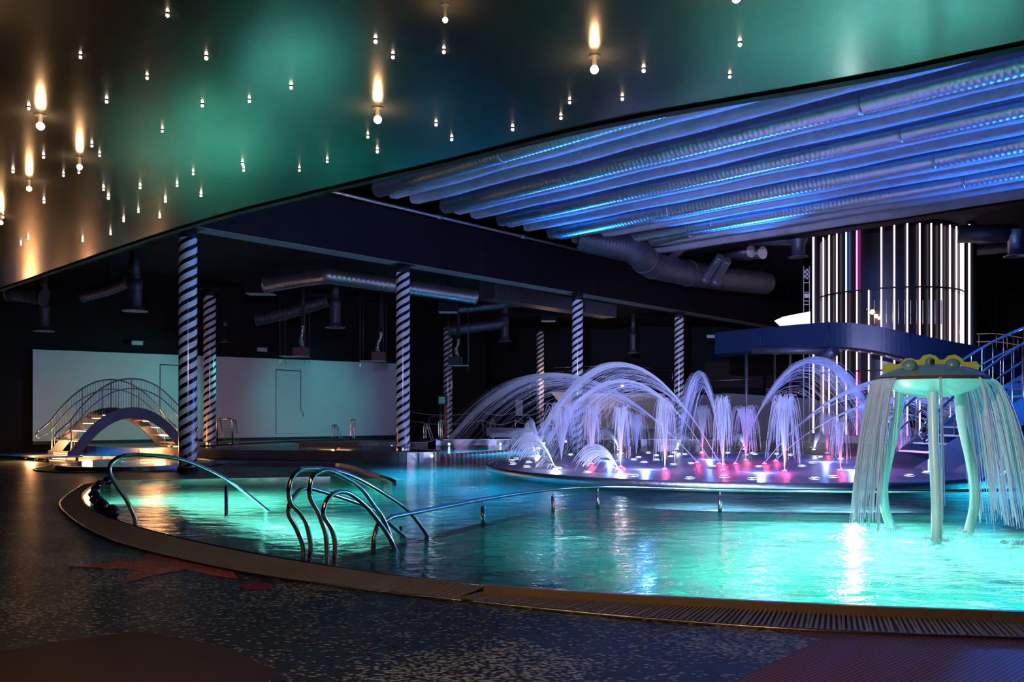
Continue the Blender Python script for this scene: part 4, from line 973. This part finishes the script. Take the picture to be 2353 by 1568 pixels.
# ------------------------------------------------------------------ ducts, diffusers, trays in the dark back area
def diffuser(px, yt, yb, Y, wpx, lab):
    b = at(px, yb, Y); t = at(px, yt, Y); r = wpx/2/F*Y
    o = T('ceiling_diffuser', lab, 'vent', (b.x, b.y, b.z), 'round ceiling diffusers')
    h = t.z-b.z; k = .55
    MB().lathe([(r*k, h), (r*k*1.15, h), (r*k*1.15, h*.8), (r*k, h*.75), (r*k, h*.18)], (0,0,0), 24).build('neck', M['dduct'], o, True)
    MB().lathe([(r*k, h*.18), (r*.75, h*.06), (r, 0), (r*1.03, .02), (r*.98, .03)], (0,0,0), 28).build('flare', M['duct'], o, True)
    for j in range(4): MB().lathe([(r*k*1.04, h*(.25+.12*j)), (r*k*1.04, h*(.25+.12*j)+.03)], (0,0,0), 20).build('band', M['dduct'], o, True)
    if t.z < 6.98: MB().tube([(0,0,h), (0,0,7.0-b.z)], r*.4, 12).build('drop_pipe', M['dduct'], o, True)
diffuser(310, 645, 716, 28, 55, 'dark round diffuser above the bridge'); diffuser(100, 700, 762, 30, 44, 'dark round diffuser at far left')
diffuser(770, 690, 754, 33, 45, 'dark round diffuser between the front columns'); diffuser(1160, 725, 786, 38, 34, 'dark round diffuser right of the display board')
diffuser(515, 738, 789, 36, 34, 'dark round diffuser right of the second column'); diffuser(1455, 765, 812, 46, 26, 'small dark diffuser behind the balcony')
def duct_path(pxs, r, lab, mat='duct', pitch=.16, group=None):
    pts = [at(x, y, Y) for x, y, Y in pxs]; p, q = corr(pts, r, pitch); o = T('air_duct', lab, 'duct', pts[0], group)
    MB().tube(p, r, 14, True, q).build('corrugated_tube', M[mat], o)
    hm = (pts[0]+pts[-1])/2; MB().tube([pts[1], (pts[1].x, pts[1].y, 7.02)], .015, 6).build('hanger', M['black'], o) if hm.z < 6.9 else None
    for e in (pts[0], pts[-1]):
        dirv = (pts[1]-pts[0]) if e is pts[0] else (pts[-1]-pts[-2]); dirv.normalize(); MB().tube([e-dirv*.04, e+dirv*.04], r*1.06, 14).build('collar', M[mat], o)
    return o
duct_path([(612,655,30),(700,640,29.5),(752,634,29),(925,658,30),(1090,682,31.5)], .28, 'corrugated duct bending behind the island column')
duct_path([(590,735,33),(660,720,33),(752,692,33)], .24, 'slim dark duct left of the middle diffuser', 'dduct')
duct_path([(1030,760,38),(1090,752,38),(1160,742,38)], .26, 'slim dark duct feeding the right diffuser', 'dduct')
duct_path([(190,680,29),(250,665,29),(290,648,29)], .22, 'slim dark duct left of the bridge diffuser', 'dduct')
duct_path([(20,672,28),(60,675,28),(100,682,28)], .3, 'dark corrugated duct at the far left ceiling', 'dduct')
duct_path([(1050,712,36),(1150,700,36),(1230,690,36)], .2, 'thin dark duct under the ribbed box', 'dduct')
# ribbed duct box under the beam
rb = T('ribbed_duct_box', 'long ribbed metal duct box hanging behind the beam', 'duct', at(1120, 700, 33))
a0_, a1_ = at(1118, 678, 31.8), at(1400, 725, 38.0); d = (a1_-a0_); dh = Vector((d.x, d.y, 0)).normalized(); rz = math.atan2(dh.y, dh.x); Lx = Vector((d.x, d.y, 0)).length
c = (a0_+a1_)/2; MB().box((c.x, c.y, 6.25), (Lx, .8, .75), rz).build('box', M['dduct'], rb)
for i in range(60):
    q = a0_+dh*(Lx*(i+.5)/60)+Vector((dh.y, -dh.x, 0))*.41; MB().box((q.x, q.y, 6.25), (.05, .03, .74), rz).build('fin', M['dduct'], rb)
for x, y, Y, wp_, hp in ((600,660,31,66,32),(1030,690,33,44,56),(1260,728,40,34,20)):
    c = at(x, y, Y); bb = T('ceiling_box', {600:'dark ceiling box beside the bent duct',1030:'dark ceiling box right of the island column',1260:'small dark ceiling box near the far columns'}[x], 'box', (c.x, c.y, c.z))
    MB().box(c, (wp_/F*Y, .6, hp/F*Y)).build('casing', M['dark'], bb); MB().box(c-Vector((0,0,hp/F*Y/2+.012)), (wp_/F*Y*.94, .56, .02)).build('cover', M['plate'], bb); MB().tube([c, (c.x, c.y, 7.0)], .03, 6).build('hanger', M['black'], bb)
# ceiling lattice beams in the back area
for k, (x0, x1, y, Y) in enumerate([(20, 410, 700, 31), (490, 900, 735, 36), (60, 410, 745, 35), (500, 900, 705, 32), (960, 1300, 745, 42)]):
    a = at(x0, y, Y); b = at(x1, y+14, Y+2); MB().bar((a.x, a.y, 6.85), (b.x, b.y, 6.85), .18, .3).build('joist', M['dark'], beam)
def tray(x0, x1, yt, Y, bx0, bx1, tube_px, ytop, lab):
    a, b = at(x0, yt, Y), at(x1, yt, Y); c = (a+b)/2; wd_ = b.x-a.x
    o = T('projector_tray', lab, 'projector', (c.x, c.y, c.z), 'hanging projector trays')
    MB().box((c.x, c.y, c.z), (wd_, .75, .03)).build('shelf', M['plate'], o)
    for sx in (-1, 1):
        for sy in (-1, 1):
            q = c+Vector((sx*wd_*.48, sy*.36, 0)); MB().tube([(q.x, q.y, c.z-.25), (q.x, q.y, 7.0)], .012, 6).build('rod', M['dsteel'], o)
    e, f = at(bx0, yt-1, Y), at(bx1, yt-20, Y); MB().box(((e.x+f.x)/2, Y, (e.z+f.z)/2+.01), (f.x-e.x, .6, f.z-e.z)).build('projector', M['wood'] if x0 < 1000 else M['black'], o)
    g = MB().box(((e.x+f.x)/2+.05, Y-.31, (e.z+f.z)/2-.02), ((f.x-e.x)*.7, .03, (f.z-e.z)*.75)).build('front_panel', M['wood'] if x0 < 1000 else M['black'], o)
    pts = smooth_path([at(x, y, Y) for x, y in tube_px], 5); p, q = corr(pts, .085, .06, 12, .12); MB().tube(p, .085, 12, True, q).build('flexible_hose', M['chrome'], o)
    MB().tube([pts[0], (pts[0].x, pts[0].y, 7.0)], .07, 10).build('drop_pipe', M['black'], o)
tray(648, 707, 820, 32, 677, 707, [(696,748),(694,760),(692,775),(694,790),(696,800)], 700, 'hanging projector tray with reddish box, left of the middle one')
tray(830, 885, 831, 33.5, 857, 884, [(875,763),(874,775),(868,790),(868,805),(873,812)], 700, 'hanging projector tray beside the island column')
tray(1030, 1077, 841, 36, 1030, 1062, [(1053,779),(1052,790),(1048,800),(1050,812),(1056,824)], 730, 'hanging black projector tray in front of the display column')
for x, y, lab in ((315,789,'small pale flat lamp on the dark wall above the bridge'),(602,804,'small pale flat lamp on the dark wall above the door outline'),(975,774,'small dim flat lamp right of the island column'),(1838-205,774,'small dim flat lamp left of the blue slide')):
    Y = {315:33.5, 602:36.5, 975:42, 1633:44}[x]; c = at(x, y, Y); o = T('wall_lamp', lab, 'lamp', c)
    MB().box(c, (.42, .12, .16), wrz if x < 900 else 0).build('diffuser', M['plate'], o); MB().box(c+Vector((0,.08,.09)), (.46, .16, .04), wrz if x < 900 else 0).build('housing', M['dsteel'], o)
# elbow ducts under the slab at the right
def big_duct(pxs, r, lab, mat='duct', caps=()):
    pts = smooth_path([at(x, y, Y) for x, y, Y in pxs], 8); o = T('air_duct', lab, 'duct', pts[0])
    p, q = corr(pts, r, .22, 18, .03); MB().tube(p, r, 18, True, q).build('tube', M[mat], o); return o, pts
o, pts = big_duct([(1330,545,31.5),(1400,560,31.5),(1450,570,31.6),(1476,592,32),(1500,610,33),(1580,628,34.5),(1660,640,36.5),(1760,652,39)], .52, 'large dark elbow duct right of the fascia beam', 'dduct')
for i in (20, 26, 32, 40): 
    dd = (pts[i+1]-pts[i]).normalized(); MB().tube([pts[i]-dd*.03, pts[i]+dd*.03], .56, 18).build('collar', M['dduct'], o)
o, pts = big_duct([(1440,558,32.5),(1500,546,31.8),(1583,527,31)], .30, 'capped corrugated duct ending above the elbow duct', 'duct')
dd = (pts[-1]-pts[-2]).normalized(); MB().tube([pts[-1], pts[-1]+dd*.08], .33, 18).build('end_cap', M['panel_white'], o)
for x0, y0, x1, y1, lab in ((1578,560,1535,602,'slanting branch duct rising from the elbow duct'),(1655,590,1625,635,'left of two small branch ducts'),(1672,598,1648,640,'right of two small branch ducts')):
    o, pts = big_duct([(x0,y0,33.5),((x0+x1)/2,(y0+y1)/2,34),(x1,y1,34.5)], .17, lab, 'duct')
    MB().tube([pts[-1], pts[-1]+(pts[-1]-pts[-2]).normalized()*.25], .2, 14, True, [.17, .34]).build('collar', M['dduct'], o)
for x, y, Y, lab in ((1725,577,36,'left round duct end under the slab'),(1752,581,36,'right round duct end under the slab')):
    o = T('duct_end', lab, 'duct', at(x, y, Y)); e = at(x, y, Y); f = e+Vector((-.9, 1.2, .1))
    MB().tube([e, f], .26, 16).build('tube', M['dduct'], o); MB().tube([e+Vector((.02,-.03,0)), e+Vector((-.02,.03,0))], .28, 16).build('end_cap', M['panel_white'], o)
for x, yt, yb, Y, wpx, lab in ((1834,540,592,31.5,45,'round outlet duct beside the light tower'),(2335,530,590,29,52,'round outlet duct at the right edge')):
    b = at(x, yb, Y); t = at(x, yt, Y); r = wpx/2/F*Y; h = t.z-b.z; o = T('outlet_duct', lab, 'vent', b)
    MB().lathe([(r*.9, h), (r*.9, h*.75), (r*.66, h*.55), (r*.64, h*.12), (r*.98, 0), (r, .03)], (0,0,0), 24).build('nozzle', M['duct'] if x > 2000 else M['dduct'], o, True)
    MB().tube([(0,0,h-.1), (-1.6, .8, h+.05)], r*.8, 16).build('feed_tube', M['dduct'], o, True)
for k, (y, Y) in enumerate(((555,36),(578,36))):
    duct_path([(2243,y,Y),(2300,y-6,Y-.6),(2400,y-14,Y-1.5)], .2, ('upper' if k == 0 else 'lower')+' brown lit corrugated duct right of the tower', 'dduct')
# ------------------------------------------------------------------ far balcony
bal = T('balcony', 'far balcony with thin tube railings and pale slatted underside', 'balcony', at(1390, 985, 48))
a, b = at(1217, 890, 48), at(1560, 890, 48); MB().box(((a.x+b.x)/2, 49.2, 3.05), (b.x-a.x, 2.4, .5)).build('slab', M['fascia'], bal)
for y in (842, 851, 866): MB().tube([at(1217, y+6, 48), at(1350, y, 48), at(1430, y+1, 48), at(1560, y+8, 48)], .022, 6).build('rail', M['steel'], bal)
for x in (1217,1246,1275,1292,1298,1350,1410,1473,1481,1503,1545): MB().tube([at(x, 844, 48), at(x, 888, 48)], .028, 6).build('post', M['steel'], bal)
MB().tube([at(1294, 851, 48), at(1318, 865, 47.6)], .03, 6).build('stair_rail', M['chrome'], bal); MB().tube([at(1340, 855, 47.6), at(1353, 872, 47.6), at(1353, 882, 47.6)], .03, 6).build('stair_rail', M['chrome'], bal)
NSL = 11
for i in range(NSL):
    x0 = 1266+ i*(64/NSL); x1 = x0+64/NSL*.86; f0 = (x0-1266)/64
    q = [at(x0, 902, 47.9), at(x1, 902, 47.9), at(1316+ (x1-1266)*.18, 962, 46.8), at(1316+(x0-1266)*.18, 962, 46.8)]; th = Vector((0, .05, .02))
    MB().add(q+[p+th for p in q], [(0,1,2,3),(7,6,5,4),(0,4,5,1),(1,5,6,2),(2,6,7,3),(3,7,4,0)]).build('slat', M['panel_white'], bal)
for i in range(12):
    x0 = 1334+i*16.3; x1 = x0+15.6; c = (at(x0, 945, 48.6)+at(x1, 945, 48.6))/2
    MB().box((c.x, 48.6, at(0, 945, 48.6).z), (15.6/F*48.6, .08, 82/F*48.6)).build('panel', M['panel_white'], bal)
lamp('balcony_lamp', at(1260, 880, 46.2), 50, (1, .6, .35), .1); lamp('balcony_lamp', at(1400, 898, 46.5), 40, (1, .7, .5), .1)
bl2 = at(1430, 886, 47.9); o = T('balcony_lamp_fitting', 'small round lamp on the front of the balcony', 'lamp', bl2)
MB().tube([bl2, bl2+Vector((0,0,.22))], .12, 12).build('shade', M['panel_white'], o); MB().ball(bl2+Vector((0,-.0,-.02)), .06, 10, 6).build('bulb', M['bulb_small'], o)
# brown band on the far wall
struct(MB().box((at(1790,870,52.7).x, 52.75, at(0,862,52.7).z), (9.5, .1, 1.6)).build('trim_13', M['brown']), 'brown panel band on the far wall')
struct(MB().tube([at(1560,878,52.5), at(1900,866,52.5)], .03, 6).build('trim_14', M['steel']), 'thin bright cable tray along the far wall')
# sign lettering "Saunadeck"
def text(body, loc, size, mat, name, parent=None, rz=0.0):
    cu = bpy.data.curves.new(name, 'FONT'); cu.body = body; cu.size = size; cu.extrude = .01; cu.align_x = 'CENTER'
    tmp = bpy.data.objects.new(name, cu); COL.objects.link(tmp)
    dg = bpy.context.evaluated_depsgraph_get(); me = bpy.data.meshes.new_from_object(tmp.evaluated_get(dg)); bpy.data.objects.remove(tmp)
    o = bpy.data.objects.new(name, me); COL.objects.link(o); me.materials.clear(); me.materials.append(mat)
    o.location = loc; o.rotation_euler = (math.pi/2, 0, rz); 
    if parent is not None:
        o.parent = parent; o.location = Vector(loc)-parent.location
    return o
M['sign_txt'] = P('pinkish_lettering', (.65, .45, .42), .5)
sgn = T('wall_lettering', 'pale sauna deck lettering with arrow on the dark far wall', 'sign', at(1808, 905, 52.4))
text('Saunadeck', at(1806, 908, 52.4), .62, M['sign_txt'], 'lettering', sgn)
ar = at(1847, 905, 52.4); MB().bar(ar+Vector((-.15,0,.15)), ar+Vector((.12,0,-.12)), .03, .06).build('arrow', M['sign_txt'], sgn); MB().bar(ar+Vector((.14,0,-.14)), ar+Vector((.14,0,.1)), .03, .06).build('arrow', M['sign_txt'], sgn); MB().bar(ar+Vector((.14,0,-.14)), ar+Vector((-.1,0,-.14)), .03, .06).build('arrow', M['sign_txt'], sgn)
# ------------------------------------------------------------------ back deck furniture
def goal(x0, x1, yt, yb, Y, mat, lab, net):
    a, b = at(x0, yb, Y), at(x1, yb, Y); z1 = at(x0, yt, Y).z; z0 = IZ; dep = .8
    o = T('water_polo_goal', lab, 'goal', ((a.x+b.x)/2, Y, z0)); c0, c1 = Vector((a.x, Y, 0)), Vector((b.x, Y, 0)); bk = Vector((0, dep, 0))
    Zv = lambda p, z: Vector((p.x, p.y, z))
    MB().tube([Zv(c0, z0), Zv(c0, z1-.06), Zv(c0+Vector((.06,0,0)), z1), Zv(c1-Vector((.06,0,0)), z1), Zv(c1, z1-.06), Zv(c1, z0)], .028, 8).build('front_frame', mat, o)
    for c in (c0, c1): MB().tube([Zv(c, z1-.05), Zv(c+bk*.4, z1-.05), Zv(c+bk, z0+.05), Zv(c, z0+.03)], .018, 6).build('side_tube', mat, o)
    MB().tube([Zv(c0+bk, z0+.05), Zv(c1+bk, z0+.05)], .018, 6).build('back_tube', mat, o)
    nt = MB(); w_ = c1.x-c0.x
    for i in range(9): x = c0.x+w_*i/8; nt.tube([(x, Y+dep*.4, z1-.05), (x, Y+dep, z0+.05)], .006, 3, False)
    for i in range(9): f = i/8; z = z1-.05+(z0+.05-z1+.05)*f; yy = Y+dep*(.4+.6*f); nt.tube([(c0.x, yy, z), (c1.x, yy, z)], .006, 3, False)
    nt.build('net', net, o)['kind'] = 'stuff'
goal(499, 534, 963, 1022, 30.3, M['steel'], 'steel framed goal with green net beside the second column', M['net_green'])
goal(986, 1035, 958, 1004, 41.5, M['frame_green'], 'green tube framed goal under the display board', M['net_green'])
def ladder(x, yt, yb, Y, wpx, lab):
    o = T('pool_ladder', lab, 'pool ladder', at(x, yb, Y), 'back pool ladders')
    for dx, dy in ((0, 0), (5, .45)):
        p = [at(x+dx, yb, Y+dy), at(x+dx, yt+8, Y+dy), at(x+dx+2.5, yt+1, Y+dy), at(x+dx+6, yt+1, Y+dy), at(x+dx+wpx*.6, yt+(yb-yt)*.45, Y+dy), at(x+dx+wpx, yb+2, Y+dy)]
        MB().tube(smooth_path(p, 4), .024, 8).build('rail', M['chrome'], o)
    MB().tube([at(x+2, yb-1, Y), at(x+7, yb-1, Y+.45)], .02, 6).build('rung', M['chrome'], o)
ladder(763, 977, 1009, 36.5, 20, 'pool ladder rails behind the lit bench, left one'); ladder(805, 965, 1009, 36, 5, 'tall pool ladder rails behind the lit bench, right one'); ladder(974, 974, 1013, 36.8, 18, 'pool ladder left of the green goal'); ladder(1008, 966, 1012, 36.4, 5, 'slim pool ladder in front of the green goal')
# display board on two posts
db = T('display_board', 'black display board on two posts in front of a far column', 'sign', at(1020, 1000, 40))
a, b = at(1004, 931, 40), at(1027, 909, 40); c = (a+b)/2; MB().box((c.x, 40.1, c.z), (b.x-a.x, .2, b.z-a.z)).build('casing', M['gloss_black'], db)
c2 = at(1015.5, 920, 39.98); MB().box((c2.x, 39.985, c2.z), (14/F*40, .03, 15.5/F*40)).build('screen', M['screen'], db)
c3 = at(1031, 919, 40.05); MB().box((c3.x, 40.1, c3.z), (.1, .2, .44)).build('side_panel', M['panel_white'], db)
for i, (tx, yy) in enumerate((('Becken', 919), ('1,20m', 925))): text(tx, at(1015.5, yy, 39.94), .085, M['black'], 'lettering', db)
for x in (1012, 1023): MB().tube([at(x, 931, 40.15), (at(x, 931, 40.15).x, 40.15, IZ)], .07, 8).build('post', M['a_board'] if x > 1015 else M['dsteel'], db)
# chain barrier
CP = [(938,40.5),(1109.5,38.2),(1184.5,38.6),(1243.5,39.2),(1300,40)]
for k, (x, Y) in enumerate(CP):
    p = at(x, 900, Y); zt = at(x, 945, Y).z
    o = T('barrier_post', ['barrier post hidden behind the island column','barrier post left of the orange floor sign','barrier post right of the orange floor sign','barrier post in front of the far spiral column','barrier post behind the misty jets'][k], 'post', (p.x, Y, IZ), 'chain barrier posts')
    MB().tube([(p.x, Y, IZ), (p.x, Y, zt)], .026, 8).build('tube', M['steel'], o); MB().ball((p.x, Y, zt), .04, 8, 6).build('knob', M['steel'], o); MB().lathe([(.0,.03),(.14,.02),(.15,0)], (p.x, Y, IZ), 16).build('base_plate', M['dsteel'], o)
for k in range(len(CP)-1):
    for q, dz in enumerate((945, 966)):
        a = at(CP[k][0], dz, CP[k][1]); b = at(CP[k+1][0], dz, CP[k+1][1])
        pts = [a+(b-a)*(i/12)-Vector((0,0,.20*4*(i/12)*(1-i/12))) for i in range(13)]
        tag(MB().tube(pts, .016, 6).build('barrier_chain', M['rope']), ['upper','lower'][q]+' sagging chain '+['right of the island column','over the orange floor sign','left of the far spiral column','behind the misty jets'][k], 'chain', 'barrier chains')
fs_ = T('floor_sign', 'orange folding floor sign behind the chain barrier', 'sign', at(1133, 985, 40))
for s_ in (-1, 1):
    for yy in (0, .3):
        MB().bar(at(1132, 963, 40)+Vector((0,yy*.2,0)), Vector((at(1132+s_*9, 984, 40).x, 40+yy, IZ+.02+.35)), .05, .04).build('leg', M['a_board'], fs_)
MB().bar(at(1124, 983, 40), at(1141, 983, 40), .04, .04).build('crossbar', M['a_board'], fs_)
# white notice boards on far wall, low blue barrier
c = at(1114, 931, 52.8); tag(MB().box(c, (.24, .08, .3)).build('notice', M['panel_white']), 'small white notice on the far dark wall', 'notice')
c = at(1193, 938, 52.8); tag(MB().box(c, (.46, .1, 1.0)).build('notice_board', M['plate']), 'tall pale notice board left of the far column', 'notice')
c = at(1158, 1000, 38); lb_ = T('pool_barrier', 'low pale blue barrier panel on the back pool edge', 'barrier', (c.x, c.y, IZ)); MB().box((c.x, c.y, IZ+.18), (64/F*38, .12, .2)).build('panel', M['plate'], lb_)
for dx in (-.5, .5): MB().box((c.x+dx, c.y, IZ+.05), (.06, .2, .12)).build('foot', M['dsteel'], lb_)
struct(MB().box((at(1170,0,44).x, 44, IZ+.16), (14, .3, .5)).build('trim_15', M['plate']), 'low pale kerb behind the barrier chains')
# lit bench on the island
be = T('lit_bench', 'low dark bench with warm light glowing underneath on the island', 'bench', at(760, 1034, 27.2))
a, b = at(690, 1018, 27.6), at(828, 1020, 27.0); e = at(872, 1022, 27.0)
MB().bar((a.x, a.y, .53), (b.x, b.y, .53), .7, .05).build('seat', M['bench'], be); MB().bar((a.x+.1, a.y-.34, .46), (b.x, b.y-.34, .46), .03, .16).build('apron', M['bench'], be)
MB().bar((b.x+.02, b.y, .50), (e.x, e.y, .50), .7, .10).build('side_shelf', M['dsteel'], be)
for f in (.03, .3, .62, .97):
    for yy in (-.28, .28): q = a+(b-a)*f; MB().box((q.x, q.y+yy, (IZ+.5)/2), (.06, .06, .5-IZ)).build('leg', M['bench'], be)
q = b+(e-b)*.6; MB().box((q.x, q.y, .4), (.05, .05, .2)).build('leg', M['bench'], be)
m_ = a+(b-a)*.55; MB().bar((a.x+.7, m_.y+.1, .48), (b.x-.4, m_.y+.1, .48), .05, .03).build('light_tube', M['warm_led'], be)
lamp('bench_lamp', (m_.x, m_.y+.05, .42), 7, (1, .55, .25), .05)

# teal wash thrown on the pale wall by the hanging projectors
for x, y, Y, tx, pw in ((690, 812, 31.6, 260, 1000), (868, 822, 33.1, 720, 600)):
    q = at(x, y, Y); tg = wallpt(tx, 930)
    lamp('projector_beam', (q.x-.5, q.y-.2, q.z-.3), pw, (.06, .60, .60), .05, 'SPOT', tg, 1.15, .9)

# fine spray haze hanging over the fountain plate
def mat_mist():
    m, N, L, b = newmat('spray_haze'); out = N['Material Output']; N.remove(b)
    v = N.new('ShaderNodeVolumeScatter'); v.inputs['Color'].default_value = (.9, .92, 1, 1); v.inputs['Density'].default_value = .024; v.inputs['Anisotropy'].default_value = .2
    L.new(v.outputs[0], out.inputs['Volume']); return m
mist = MB().lathe([(.01, 1.75), (2.0, 1.6), (3.6, 1.2), (4.9, .6), (5.7, .10), (.01, .06)], (DC.x, DC.y, DZ), 40).build('spray_haze', mat_mist())
tag(mist, 'faint glowing spray haze hanging over the fountain plate', 'mist', None, 'stuff')
